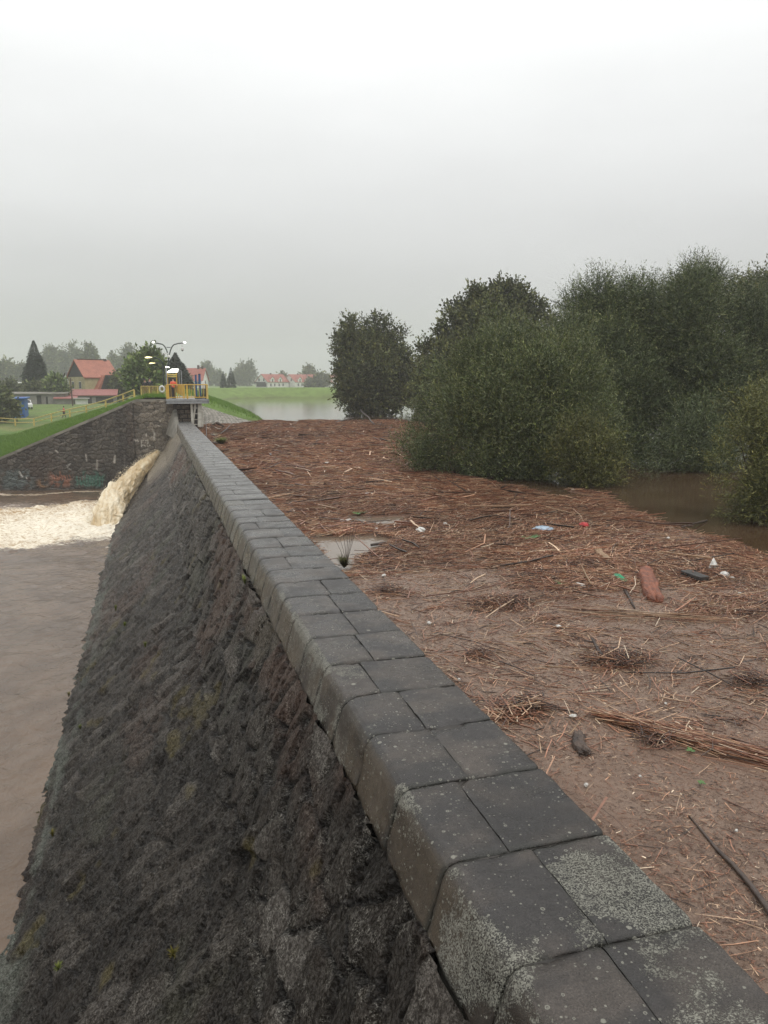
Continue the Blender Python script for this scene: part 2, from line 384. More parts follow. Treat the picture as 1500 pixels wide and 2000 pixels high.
# trim towards the outlet (scour channel beside the spillway)
H = CZ-Z0
ytrim = np.interp(H, [6.0, 6.2, 7.68, 8.44, 9.24, 11], [71.3, 70.6, 66.2, 56.6, 51.2, 46])
Yg = np.minimum(Yg, ytrim+.25*(fbm(Sg*3, Sg*0, o=3, s=91)-.5))
wu = Yg+.5*(fbm(Yg*.9, Sg*.9, o=3, s=3)-.5); wv = Sg+.5*(fbm(Yg*.9+9, Sg*.9, o=3, s=4)-.5)
f1, e1, id1, ou, ov = voro(wu/.50, wv/.66, 11, 1.)
f1b, e1b, id1b, oub, ovb = voro(wu/.36+7, wv/.72+3, 21, 1.)
bl = upper
e = np.where(bl, e1, e1b*.9); idd = np.where(bl, id1, id1b); ou = np.where(bl, ou, oub); ov = np.where(bl, ov, ovb)
cnc = sst(50, 58, Yg+4*(fbm(Yg*.5, Sg*.8, s=8)-.5)+ (Sg-1.2)*-1.5)       # smooth concrete near the far end
cnc = cnc*(Sg < 4.2)
bul = sst(.0, .10, e)*np.where(upper, 1, .6)
farb0 = 0
streak = np.abs(fbm(Yg*5.5, Sg*2.4, o=3, s=37, g=.5)-.5)*2
fine = fbm(Yg*9, Sg*9, o=4, s=31, g=.6)-.5; mid = fbm(Yg*2.6, Sg*2.6, o=3, s=33)-.5
disp = np.where(upper, .10, .075)*bul+.05*(idd-.5)+.20*(ou*(id1-.5)+ov*(id1b-.5))+np.where(upper, .012, .022)*fine+.03*mid-np.where(upper, .0, .034)*(1-sst(.0, .3, streak))
disp += .05*np.exp(-((Sg-dd[1])/.04)**2)
disp = disp*(1-cnc)+cnc*(.05+.02*mid+.012*fine)
nx = np.where(upper, -.93, -.70); nz = np.where(upper, .37, .71)
edge = sst(0, .05, Sg)
disp = disp-.09
V = np.stack([X0+nx*disp, Yg, Z0+nz*disp], -1).reshape(-1, 3)
shade = lerp(.65, 1.55, idd)
base = np.stack([.019*shade, .0162*shade, .0132*shade], -1)
warm = np.stack([.055+0*Sg, .034+0*Sg, .025+0*Sg], -1); grn = np.stack([.035+0*Sg, .038+0*Sg, .026+0*Sg], -1)
pale = np.stack([.085+0*Sg, .08+0*Sg, .073+0*Sg], -1)
wf = sst(.52, .68, fbm(Yg*.25, Sg*.5, o=4, s=41))*np.where(upper, .8, .35); base = lerp(base, warm, wf[..., None])
gf = sst(.6, .72, fbm(Yg*.6+5, Sg*.6, o=4, s=43))*.5; base = lerp(base, grn, gf[..., None])
pf = sst(.72, .8, idd)*np.where(upper, 1, .45)*sst(.45, .65, fbm(Yg*1.3, Sg*1.3, o=3, s=45))*.7; base = lerp(base, pale, pf[..., None])
joint = (1-sst(.03, np.where(upper, .13, .10), e))*np.where(upper, 1, .8); base = lerp(base, np.array([.010, .009, .008]), (joint*.9)[..., None])
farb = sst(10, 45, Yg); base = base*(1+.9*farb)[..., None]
# algae and pale mineral stains just above the water line
wl = sst(-4.3, -5.1, Z0)*sst(.4, .6, fbm(Yg*.8, Sg*3, o=4, s=47))
base = lerp(base, np.array([.10, .115, .10]), (wl*.6)[..., None])
rust = sst(.74, .8, fbm(Yg*.9+30, Sg*1.1, o=3, s=49)); base = lerp(base, np.array([.09, .075, .02]), (rust*.4)[..., None])
cc = np.array([.19, .172, .138])*(.75+.5*fbm(Yg*.6, Sg*2, o=4, s=51))[..., None]; base = lerp(base, cc, cnc[..., None])
msk = np.zeros(base.shape); msk[..., 0] = np.where(upper, .9, .35)*(1-cnc)*lerp(.5, 1.1, idd)
fc = grid_faces(len(ys), len(ss))
dead = (np.abs(V[fc[:, 0], 1]-V[fc[:, 3], 1]) < 1e-4) & (np.abs(V[fc[:, 1], 1]-V[fc[:, 2], 1]) < 1e-4)
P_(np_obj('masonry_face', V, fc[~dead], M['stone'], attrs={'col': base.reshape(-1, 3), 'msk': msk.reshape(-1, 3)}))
# body of the dam behind the face and the scour return under the trimmed edge
mb = MB(); mb.prism([(1.75, .1), (3.0, .1), (3.0, -7), (-4.0, -7), (-2.7, -5.6), (.8, -1.9)], -3, 50.5)
P_(mb.build('core', M['concrete']))
mb = MB(); zz = [(-2.0, 70.5), (-3.7, 66.0), (-4.45, 56.4), (-5.25, 51.0), (-6.9, 46)]
pv = [];
for z, yy in zz:
    H_ = CZ-z; xx = .69-1.02*(H_-5.73); pv += [(xx+.05, yy, z-.1), (xx+.05, yy+.3, -7)]
mb.poly(pv, [(2*i, 2*i+1, 2*i+3, 2*i+2) for i in range(len(zz)-1)])
P_(mb.build('channel_side', M['concrete']))
# far end concrete spur rising above the crest against the abutment
mb = MB(); rng_ = np.linspace(0, 1, 14); prev = None; vs = []; fs = []
for i, t in enumerate(rng_):
    Y = 62.5+8.7*t; top = CR-.5+1.55*t**1.6; n = 7
    for j in range(n):
        q = j/(n-1); a = q*math.pi*.5
        vs.append((1.72-.0*t-.25*math.sin(a)*(.4+.6*t)-.55*t*(1-math.cos(a)), Y, top-(top+.45)*(1-math.cos(a))))
    vs.append((1.95, Y, top)); 
n = 8
for i in range(13):
    for j in range(6): fs.append((i*n+j, i*n+j+1, (i+1)*n+j+1, (i+1)*n+j))
    fs.append((i*n+7, i*n, (i+1)*n, (i+1)*n+7))
mb.poly(vs, fs); P_(mb.build('concrete_spur', M['concrete'], smooth=True))

# ---- coping: two rows of granite blocks, front blocks rounded over the edge
def coping():
    Vs = []; Fs = []; Cs = []; Ms = []; off = 0
    yj = [-2.6]; r = random.Random(3)
    fixed = [1.55, 2.55, 3.56, 4.57, 5.60, 6.62, 7.57, 8.54, 9.55, 10.6, 11.55, 12.5]
    yj += [-1.5, -.4, .55]+fixed
    while yj[-1] < 69.5: yj.append(yj[-1]+r.uniform(.85, 1.15))
    split = {1.55: 2.5, 2.55: 2.40, 3.56: 2.46, 4.57: 2.30, 5.60: 2.42, 6.62: 2.40, 7.57: 2.22, 8.54: 2.42, 9.55: 2.5}
    gap = .010
    def patch(prof, y0, y1, lich, tone, ny, hn, front):
        nonlocal off
        prof = np.array(prof, float); d = np.r_[0, np.cumsum(np.hypot(*np.diff(prof, axis=0).T))]
        m = max(8, int(d[-1]/(.03 if y0 < 14 else .07)))
        # keep the end points and corners
        s = np.unique(np.r_[np.linspace(0, d[-1], m), d[1:-1]])
        px = np.interp(s, d, prof[:, 0]); pz = np.interp(s, d, prof[:, 1]); yy = np.linspace(y0, y1, ny)
        yy = np.r_[y0, y0, yy, y1, y1]; drop = np.r_[1, .35, np.zeros(ny), .35, 1]
        YY, SS = np.meshgrid(yy, s, indexing='ij'); XX = np.interp(SS, s, px); ZZ = np.interp(SS, s, pz)
        tx = np.gradient(px, s); tz = np.gradient(pz, s); nxx = np.interp(SS, s, tz); nzz = np.interp(SS, s, -tx)
        ln = np.hypot(nxx, nzz)+1e-6; nxx /= ln; nzz /= ln
        nxx, nzz = -nxx, -nzz
        e_ = np.minimum(YY-y0, y1-YY); side = np.minimum(SS, d[-1]-SS)
        rough = .014*(fbm(YY*9, SS*9, o=4, s=61)-.5)+.028*(fbm(YY*2.0, SS*2.0, o=3, s=62)-.5)
        wear = .4+1.2*fbm(YY*6, SS*6, o=3, s=63)
        rd = -.013*(1-sst(0, .04, e_))*wear-.011*(1-sst(0, .035, side))*wear+rough
        rd = rd-drop[:, None]*np.array(.035)-.03*sst(.58, .8, fbm(YY*3.3+50, SS*3.3, o=3, s=64))*np.exp(-(e_/.07)**2)
        rd = np.where(drop[:, None] == 1, -.10, rd)
        XX = XX+nxx*rd; ZZ = ZZ+nzz*rd
        Vs.append(np.stack([XX, YY, ZZ], -1).reshape(-1, 3)); Fs.append(grid_faces(len(yy), len(s))+off); off += XX.size
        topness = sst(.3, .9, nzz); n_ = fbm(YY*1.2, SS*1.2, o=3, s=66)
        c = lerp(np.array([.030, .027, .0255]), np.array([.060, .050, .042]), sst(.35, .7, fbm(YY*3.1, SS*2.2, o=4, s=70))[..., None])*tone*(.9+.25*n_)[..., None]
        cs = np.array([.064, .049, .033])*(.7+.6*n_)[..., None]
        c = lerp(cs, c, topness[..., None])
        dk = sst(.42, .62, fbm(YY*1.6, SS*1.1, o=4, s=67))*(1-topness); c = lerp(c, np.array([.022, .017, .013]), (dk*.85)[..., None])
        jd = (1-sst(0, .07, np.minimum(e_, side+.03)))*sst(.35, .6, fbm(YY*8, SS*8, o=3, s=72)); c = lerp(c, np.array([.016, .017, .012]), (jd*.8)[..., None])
        far = sst(7, 38, YY); c = lerp(c, np.array([.115, .114, .108])*tone, (far*topness)[..., None])  # top paler with distance: grazing sky sheen and haze put into colour
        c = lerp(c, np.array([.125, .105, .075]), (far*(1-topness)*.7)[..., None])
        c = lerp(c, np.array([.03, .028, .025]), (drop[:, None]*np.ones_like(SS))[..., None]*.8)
        edg = np.exp(-((nzz-.72)/.25)**2) if front else 0*nzz
        ml = np.clip(lich+edg*1.0*sst(.28, .55, n_)+(1-topness)*.35, 0, 1.2)
        ml = ml*(.25+1.5*sst(.36, .62, fbm(YY*2.2+3, SS*2.2, o=4, s=69)))
        k = np.stack([np.clip(ml, 0, 1), np.clip(1-far*.75, 0, 1)+0*ml, 0*ml], -1)
        Cs.append(c.reshape(-1, 3)); Ms.append(k.reshape(-1, 3))
    for i in range(len(yj)-1):
        y0, y1 = yj[i]+gap, yj[i+1]-gap; ny = max(5, int((y1-y0)/(.03 if y0 < 14 else .09)))
        sx = split.get(yj[i], r.uniform(2.2, 2.65)); one = yj[i] > 10 and r.random() < .25
        lf = {2.55: .12, 3.56: .22, 4.57: .05}.get(yj[i], r.choice([0, .05, .1, .2])); lb = {1.55: .2, 2.55: .5, 3.56: .05, 4.57: .95, 5.60: .12}.get(yj[i], r.choice([0, .03, .08, .25]))
        if yj[i] == 3.56: lb = .85
        if yj[i] == 4.57: lb = .1
        if yj[i] == 1.55: lb = .5
        dz = r.uniform(-.004, .004)
        fr = [(1.655, CR-.56), (1.66, CR-.5), (1.70, CR-.36), (1.74, CR-.22), (1.77, CR-.12), (1.79, CR-.075), (1.82, CR-.035), (1.86, CR-.010), (1.91, CR)]
        fr = [(a, z+dz) for a, z in fr]+[((3.09 if one else sx-gap*.6), CR+dz+.004)]
        patch(fr, y0, y1, lf, r.uniform(.85, 1.15), ny, -1, True)
        if not one:
            dz2 = r.uniform(-.007, .007)
            patch([(sx+gap*.6, CR+dz2), (3.075, CR+dz2), (3.09, CR-.02), (3.09, CR-.5)], y0, y1, lb, r.uniform(.82, 1.15), ny, -1, False)
        else: patch([(3.085, CR+dz), (3.09, CR-.02), (3.09, CR-.5)], y0, y1, lb, 1, ny, -1, False)
    P_(np_obj('coping', np.concatenate(Vs), np.concatenate(Fs), M['coping'], attrs={'col': np.concatenate(Cs), 'msk': np.concatenate(Ms)}))
    mb = MB(); mb.prism([(1.74, CR-.6), (1.75, CR-.5), (1.80, CR-.24), (1.84, CR-.10), (1.92, CR-.032), (3.06, CR-.03), (3.06, CR-.6)], -2.6, 69.6, 'y'); P_(mb.build('mortar_bed', M['dark']))
    mb = MB(); mb.box(3.0, 3.085, -2.6, 71, -6, CR-.5); P_(mb.build('upstream_face', M['concrete']))
coping()

# ================================================================= WATER
def geo_rows(a, b, k, m):
    o = [a]
    while o[-1] < b: o.append(o[-1]+max(m, k*abs(o[-1])))
    return np.array(o)
yr = np.concatenate([geo_rows(-6, 40, .006, .14), np.arange(40.1, 72, .13), np.arange(72.2, 77, .3)]); xr = -geo_rows(-1, 60, .006, .13)[::-1]
xr = np.concatenate([xr, np.array([1.5, 2])]) if xr[-1] < 1.4 else xr
xr = np.sort(xr)
Yw, Xw = np.meshgrid(yr, xr, indexing='ij')
# foam mask: splash spreading left from the landing point of the jet
lx, ly = -3.6, 53.5
ax = Xw-lx; ay = Yw-ly
up_ = np.interp(Xw, [-60, -20, -13, -9, -6, -4, -2], [64, 62.5, 62, 63, 64.5, 64, 60]); lo_ = np.interp(Xw, [-60, -20, -13, -9, -6, -4, -2], [40, 43, 45.5, 46.8, 48.2, 49.2, 50.4])
wob = 2.6*(fbm(Xw*.35, Yw*.35, o=4, s=71)-.5)
fo = sst(-3.5, 3.2, up_-Yw+wob)*sst(-3.4, 2.6, Yw-lo_+wob*.9)*lerp(.80, 1., sst(14, 2, np.hypot(Xw-lx, Yw-ly)))
trail = .42*sst(8, 0, np.abs(Yw-(47-.35*(Xw+4))))*sst(-9, -3, Xw)*sst(.5, .62, fbm(Xw*.8, Yw*.25, o=4, s=72))
far_l = .5*np.exp(-((Yw-70.4-.5*np.sin(Xw*.8))/.7)**2)*sst(0, -2, Xw)
foam = np.clip(np.maximum(np.maximum(fo*.95, trail), far_l)+.17, 0, 1)
turb = np.clip(fo+.15*sst(25, 48, Yw)+.06, 0, 1)
zw = -5.25+turb*(.95*(fbm(Xw*.7, Yw*.7, o=5, s=73, g=.6)-.5)+.35*np.abs(fbm(Xw*1.6, Yw*1.6, o=3, s=74)-.5))+.13*(fbm(Xw*.8, Yw*.5, o=5, s=75, g=.6)-.5)
zw += .5*np.exp(-((Xw+4.2)**2+(Yw-52.5)**2)/3.)*fbm(Xw*1.5, Yw*1.5, o=3, s=76)
mk = np.stack([foam, sst(12, 2, np.hypot(ax, ay)), 0*foam], -1)
o = np_obj('river_water', np.stack([Xw, Yw, zw], -1).reshape(-1, 3), grid_faces(*Yw.shape), M['river'], attrs={'msk': mk.reshape(-1, 3)}); tag(o, kind='structure')
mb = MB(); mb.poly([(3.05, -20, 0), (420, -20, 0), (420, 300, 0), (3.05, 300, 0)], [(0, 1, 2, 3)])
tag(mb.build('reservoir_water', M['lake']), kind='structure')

# gushing outlet water
def jet():
    n, m = 260, 150; t = np.linspace(0, 1, n); a = np.linspace(0, 2*np.pi, m, endpoint=False)
    T, A = np.meshgrid(t, a, indexing='ij')
    CL = [PY(308, 884, 70.2), PY(283, 909, 66), PY(252, 941, 61.5), PY(225, 982, 57), PY(205, 1028, 53), PY(196, 1075, 51)]; q = np.linspace(0, 1, 6)
    cx, cy, cz = (np.interp(T, q, [v[i] for v in CL]) for i in range(3))
    RR = [.22, .55, .80, .95, 1.0, .3]
    r = np.interp(T, q, RR)
    wx, wy, wz = np.cos(A)*r, T*21, np.sin(A)*r
    d = .75*(fbm(wx*1.1, wy*.35, wz*1.1, o=3, s=81, g=.5)-.5)+.34*(np.abs(fbm(wx*2.2, wy*.6, wz*2.2, o=4, s=84, g=.5)-.5)*2.6-.3)+.10*(fbm(wx*7, wy*1.1, wz*7, o=3, s=88)-.5)
    r2 = r+d*np.interp(T, q, [.2, .5, .8, 1., 1., .4])
    X = cx+np.cos(A)*r2*.95; Z = cz+np.sin(A)*r2; Y = cy+.5*(fbm(wx*2, wy*2, wz*2, s=86)-.5)
    V = np.stack([X, Y, Z], -1).reshape(-1, 3)
    i = np.arange(n-1)[:, None]*m+np.arange(m)[None, :]; j = np.arange(n-1)[:, None]*m+(np.arange(m)[None, :]+1) % m
    Q = np.stack([i, j, j+m, i+m], -1).reshape(-1, 4)
    k = np.clip((d.reshape(-1, 1)+.05)*1.8+T.reshape(-1, 1)*.3, 0, 1)
    vs, qs, ks = [V], [Q], [k]; off = len(V)
    # droplets and torn clots thrown off the top of the stream
    N = 5000; tt = RS.rand(N)**.8; aa = RS.rand(N)*2*np.pi; rr = 1.25+RS.rand(N)**2*.55
    tt = tt*.85; sp_ = np.interp(tt, q, RR)*(.75+.5*RS.rand(N)**2)+.12
    c = np.stack([np.interp(tt, q, [v[0] for v in CL])+np.cos(aa)*sp_, np.interp(tt, q, [v[1] for v in CL])+RS.randn(N)*.3, np.interp(tt, q, [v[2] for v in CL])+np.abs(np.sin(aa))*sp_], -1)
    sz = .006+.028*RS.rand(N)**3; tet = np.array([[1, 0, 0], [-1, 0, 0], [0, 1, 0], [0, -1, 0], [0, 0, 1], [0, 0, -1.]])
    fv = (c[:, None, :]+tet[None]*sz[:, None, None]*(.6+.8*RS.rand(N, 6, 1))).reshape(-1, 3)
    tri = np.array([[0, 2, 4, 4], [2, 1, 4, 4], [1, 3, 4, 4], [3, 0, 4, 4], [2, 0, 5, 5], [1, 2, 5, 5], [3, 1, 5, 5], [0, 3, 5, 5]])
    o = np_obj('gushing_water', V, Q, M['jet'], attrs={'msk': np.repeat(k, 3, 1)})
    tag(o, 'tan frothing water shooting from the outlet at the far end of the dam', 'water', kind='stuff')
    tr = tri[:, :3]; q3 = (np.arange(N)[:, None, None]*6+tr[None]).reshape(-1, 3)
    o2 = np_obj('spray', fv, q3, M['jet'], parent=o, attrs={'msk': np.ones((len(fv), 3))*.8}); o2['kind'] = 'stuff'
jet()

# ================================================================= TERRAIN
CP = [(1.5, 86), (3.0, 110), (4.4, 150), (6.4, 195), (13, 224), (28, 238), (60, 242), (140, 238), (320, 190)]
def seg(x, y, pts):
    best = np.full(x.shape, 1e9); sgn = np.ones(x.shape)
    for (a, b), (c, d) in zip(pts[:-1], pts[1:]):
        vx, vy = c-a, d-b; t = np.clip(((x-a)*vx+(y-b)*vy)/(vx*vx+vy*vy), 0, 1)
        px, py = a+t*vx, b+t*vy; D = np.hypot(x-px, y-py); n = D < best
        best = np.where(n, D, best); sgn = np.where(n, np.sign(vx*(y-b)-vy*(x-a)), sgn)
    return best, sgn      # sgn > 0: left of the crest line (downstream)
def terrain_z(x, y):
    x = np.asarray(x, float); y = np.asarray(y, float)
    dr, sr = seg(x, y, CP); dl, sl = seg(x, y, [(1.5, 40)]+CP)
    left = np.where(y < 86, x < 1.5, sr > 0)
    g = np.clip(.43-.0038*(y-72), .27, .43)
    gl = -2.6+2.1*sst(135, 178, y)+ .9*sst(200, 300, y)+1.4*sst(300, 450, y)
    zl = 2.75-np.maximum(dl-2.2, 0)*g
    zl = np.where(x > 25, np.maximum(2.75-np.maximum(dl-2.2, 0)*.2, gl), zl)
    zl = np.maximum(zl, gl)+.12*sst(0, 1.5, np.abs(zl-gl))*0
    zr = 2.75-np.maximum(dr-2.2, 0)/2.9; zr = np.maximum(zr, -3.5)
    z = np.where(left, zl, zr)
    return z+.12*(fbm(x*.12, y*.12, o=3, s=101)-.5)
def tz(x, y): return float(terrain_z(np.array([x]), np.array([y]))[0])
def ywall(x): return 71.2+np.maximum(1.-x, 0)*.13
tx = np.unique(np.concatenate([-geo_rows(13, 1900, .06, .7), np.arange(-13, 60, .35), geo_rows(60, 1900, .06, 1.)]))
tt = np.concatenate([np.arange(.25, 40, .35), geo_rows(40, 1850, .02, .8)])
Tg, Xg = np.meshgrid(tt, tx, indexing='ij'); Yt = ywall(Xg)+Tg
Zt = terrain_z(Xg, Yt)
n = fbm(Xg*.05, Yt*.05, o=4, s=111); n2 = fbm(Xg*.5, Yt*.5, o=4, s=112)
gcol = lerp(np.array([.095, .17, .03]), np.array([.14, .21, .05]), n[..., None])
gcol = lerp(gcol, np.array([.17, .24, .07]), (sst(95, 240, Yt)*.8)[..., None])
pathd = np.abs((Yt-87)-(-3.2-Xg)*2.2)
pathm = sst(2.4, 1.0, pathd/2.4)*(Xg < -1)*(Xg > -30); gcol = lerp(gcol, np.array([.20, .19, .07]), (pathm*.75)[..., None])
lowm = (Xg < -10)*sst(110, 135, Yt)*sst(230, 200, Yt); gcol = lerp(gcol, np.array([.14, .16, .07]), (lowm*sst(.3, .7, n2)*.8)[..., None])
wet = sst(.5, .0, Zt)*(Xg > 2); gcol = lerp(gcol, np.array([.10, .085, .05]), (wet*.5)[..., None])
o = np_obj('ground', np.stack([Xg, Yt, Zt], -1).reshape(-1, 3), grid_faces(*Xg.shape), M['ground'], attrs={'col': gcol.reshape(-1, 3)}); tag(o, kind='structure')
# bare meadow under the near side so that the land is closed around the river and the lake
mb = MB(); mb.poly([(-1900, -40, -4.6), (-58, -40, -4.6), (-58, 90, -4.6), (-1900, 330, -4.6)], [(0, 1, 2, 3)])
tag(mb.build('river_bank', M['ground']), kind='structure')
# grass blades on the near slope
def blades(name, n, gen, h, w, mat, label=None, kind='stuff', parent=None, tint=((.8, .8, .8), (1.3, 1.2, 1.2)), cat='grass'):
    p = gen(n); n = len(p); a = RS.rand(n)*2*np.pi; hh = h*(.5+RS.rand(n)); lean = RS.randn(n, 2)*.35*hh[:, None]
    s = np.stack([np.cos(a), np.sin(a), 0*a], -1)*w*.5
    tip = p+np.stack([lean[:, 0], lean[:, 1], hh], -1)
    V = np.stack([p-s, p+s, tip], 1).reshape(-1, 3); Q = np.arange(n*3).reshape(-1, 3)
    c = lerp(np.array(tint[0]), np.array(tint[1]), RS.rand(n, 1)); c = np.repeat(c, 3, 0)
    o = np_obj(name, V, Q, mat, parent, False, {'col': c})
    if kind: tag(o, label, cat, kind=kind)
    return o
def slope_pts(n):
    x = -RS.rand(n)**.9*24+1; y = ywall(x)+.4+RS.rand(n)**1.3*34; z = terrain_z(x, y)
    k = fbm(x*.8, y*.8, o=3, s=120) > .36
    return np.stack([x, y, z-.02], -1)[k]
blades('grass', 110000, slope_pts, .26, .07, M['grass_blade'], 'long wet grass on the slope above the masonry wing wall')
def slope_pts2(n):
    x = 3.6+RS.rand(n)*22; y = 80+RS.rand(n)*90; z = terrain_z(x, y)
    return np.stack([x, y, z-.02], -1)[(z > .05) & ~((y < 82.3) & (x < 11))]
blades('grass', 22000, slope_pts2, .2, .08, M['grass_blade'], 'short wet grass on the bank beside the flooded reservoir')
# hills
hx = np.linspace(-1600, 1800, 120); prof = 8+40*sst(-200, 900, hx)*fbm(hx*.002, hx*0, o=3, s=131)+14*fbm(hx*.006, hx*0+4, o=4, s=132)
hv = []
for k, (yy, f) in enumerate(((1250, 0), (1450, .7), (1650, 1.), (1850, .4))): hv.append(np.stack([hx, hx*0+yy-.00012*hx**2, prof*f-1], -1))
o = np_obj('hills', np.concatenate(hv), grid_faces(4, 120), M['ground'], attrs={'col': np.ones((480, 3))*np.array([.05, .07, .03])}); tag(o, kind='structure')

# paved slope right of the platform
px_, py_ = np.meshgrid(np.arange(3.9, 11.6, .06), np.arange(73.0, 82.4, .06), indexing='ij')
pz_ = terrain_z(px_, py_); row = (2.75-pz_)*2.4
bx = np.hypot(px_-1.5, py_-86)/.42; ba = np.arctan2(px_-1.5, 86-py_)*9/.5+np.floor(bx)*.5
e_ = np.minimum(np.abs(bx-np.round(bx))*.42, np.abs(ba-np.round(ba))*.4)
hgt = .05+.03*sst(0, .06, e_)+.01*fbm(px_*4, py_*4, s=141)
idn = _h(np.floor(bx+.5), np.floor(ba+.5), 0*bx, 5)
pc = lerp(np.array([.15, .145, .125]), np.array([.3, .29, .26]), idn[..., None]); pc = lerp(np.array([.05, .05, .035]), pc, sst(0.01, .06, e_)[..., None])
fq = grid_faces(*px_.shape); pv = np.stack([px_, py_, pz_+hgt], -1).reshape(-1, 3)
keep = (pv[fq].mean(1)[:, 2] > -.4)&(pv[fq].mean(1)[:, 1] < 81.2+ .9*np.sin(pv[fq].mean(1)[:, 0]*.5)+ .0)
o = np_obj('paved_slope', pv, fq[keep], M['stone_wing'], attrs={'col': pc.reshape(-1, 3), 'msk': np.zeros((pv.shape[0], 3))}); tag(o, kind='structure')

# ================================================================= WING WALL with graffiti
def wing():
    xs = np.arange(-34, 1.75, .055); nz_ = 150; q = np.linspace(0, 1, nz_)
    Xq, Qq = np.meshgrid(xs, q, indexing='ij')
    top = np.minimum(2.42, 2.75-np.maximum(1.5-Xq-2.2, 0)*.43)+.12; top = np.maximum(top, -3.0)
    Zq = -6.6+(top+6.6)*Qq; U = Xq; W = Zq
    wu = U+.3*(fbm(U, W, s=151)-.5); wv = W+.3*(fbm(U+9, W, s=152)-.5)
    sx = np.where(U > -1.75, .62, .5); f1, e, idd, ou, ov = voro(wu/sx, wv/.36, 41)
    vj = np.exp(-((U+1.75+.02*np.sin(W*3))/.04)**2)
    pil = ((U < -1.75) & (U > -2.35))*.05
    d = .07*sst(0, .2, e)+.05*(idd-.5)+.05*(fbm(U*5, W*5, o=4, s=153)-.5)-.08*vj+pil
    Y = 71.2+np.maximum(1-U, 0)*.13-d
    sh = lerp(.6, 1.4, idd)
    c = lerp(np.array([.058, .053, .046]), np.array([.165, .148, .12]), (sst(-4.0, 0, U)*.75+.05)[..., None])*sh[..., None]
    stain = sst(.45, .68, fbm(U*.7, W*.18, o=4, s=154)); c = lerp(c, np.array([.028, .025, .023]), (stain*.7*sst(0, -3, U))[..., None])
    br = sst(.6, .72, fbm(U*.5+4, W*.3, o=4, s=155)); c = lerp(c, np.array([.085, .056, .042]), (br*.35)[..., None])
    c = lerp(c, np.array([.22, .21, .19]), (sst(.76, .84, fbm(U*2.2, W*1.2, o=4, s=156))*.35)[..., None])
    c = lerp(c, np.array([.02, .018, .016]), ((1-sst(.01, .1, e))*.75)[..., None]); c = lerp(c, np.array([.02, .018, .016]), vj[..., None]*.8)
    # spray paint (old graffiti) in wall coordinates
    def w2(px, py): v = PY(px, py, 72.3); return v.x, v.z
    def patch(x0, y0, x1, y1, col, st, sd, thr=.42):
        nonlocal c
        a, zt = w2(x0, y0); b, zb = w2(x1, y1)
        m = sst(a-.3, a+.3, U)*sst(b+.3, b-.3, U)*sst(zb-.2, zb+.2, W)*sst(zt+.2, zt-.2, W)*sst(thr, thr+.1, fbm(U*2.6, W*2.6, o=3, s=sd))
        c = lerp(c, np.array(col), (m*st)[..., None])
    patch(96, 922, 141, 950, (.27, .11, .065), .6, 161); patch(147, 920, 206, 950, (.035, .12, .09), .6, 162); patch(0, 920, 66, 955, (.09, .12, .12), .6, 163, .38)
    patch(74, 938, 90, 952, (.3, .17, .08), .7, 164)
    def stroke(pts, w=.09, col=(.45, .44, .40)):
        nonlocal c
        w *= .75; P = [w2(*p) for p in pts]; best = np.full(U.shape, 9.)
        for (a, b), (g, h) in zip(P[:-1], P[1:]):
            vx, vy = g-a, h-b; t = np.clip(((U-a)*vx+(W-b)*vy)/(vx*vx+vy*vy+1e-9), 0, 1); best = np.minimum(best, np.hypot(U-a-t*vx, W-b-t*vy))
        c = lerp(c, np.array(col), (sst(w*1.3, w*.5, best)*.7)[..., None])
    stroke([(263, 858), (266, 860)]); stroke([(268.5, 858), (270, 861)])
    stroke([(276, 858), (276.5, 871)], .07); stroke([(278, 859), (282, 858.5)], .06); stroke([(279, 868), (283, 868)], .06)
    stroke([(285, 859), (289, 858.5), (289, 865)], .08); stroke([(282, 868), (284, 870)], .07); stroke([(287, 868), (289, 870)], .07); stroke([(292, 867.5), (293, 868.5)], .06)
    stroke([(299, 842), (301.5, 845), (301, 857)], .1); stroke([(286, 846), (286, 851)], .07, (.4, .39, .35))
    stroke([(311, 819), (313, 822)], .06); stroke([(308, 830), (313, 831)], .05)
    stroke([(225, 890), (224, 902)], .13, (.42, .41, .37)); stroke([(190, 898), (190, 915)], .13, (.3, .29, .26)); stroke([(168, 888), (170, 900)], .09, (.34, .33, .3))
    stroke([(108, 880), (113, 884)], .09, (.45, .44, .4)); stroke([(36, 923), (42, 932)], .1, (.45, .46, .44)); stroke([(50, 933), (51, 936)], .07, (.5, .5, .48))
    stroke([(130, 910), (138, 905), (131, 913), (139, 918)], .05, (.3, .3, .28)); stroke([(16, 935), (48, 943)], .05, (.25, .3, .3))
    for k in range(9): 
        x = 150+k*6.5; stroke([(x, 925+random.random()*8), (x+random.uniform(-3, 3), 948)], .05, (.05, .17, .125))
    for k in range(8):
        x = 99+k*5.2; stroke([(x, 928), (x+3, 932+random.random()*5), (x+1, 938)], .05, (.30, .13, .08))
    root = empty('wing_wall', (1, 71.2, -5)); tag(root, 'dark stained masonry wing wall with old graffiti, its top sloping down to the left', 'retaining wall')
    V = np.stack([Xq, Y, Zq], -1).reshape(-1, 3)-np.array([1, 71.2, -5])
    np_obj('masonry', V, grid_faces(*Xq.shape), M['stone_wing'], root, attrs={'col': c.reshape(-1, 3), 'msk': np.ones((len(V), 3))*np.array([.25, 0, 0])})
    # sloping cap strip along the top
    mb = MB(); pts = []
    cx = [1.5, -1.2, -1.5]+list(np.arange(-2.5, -34, -1.))
    f = []
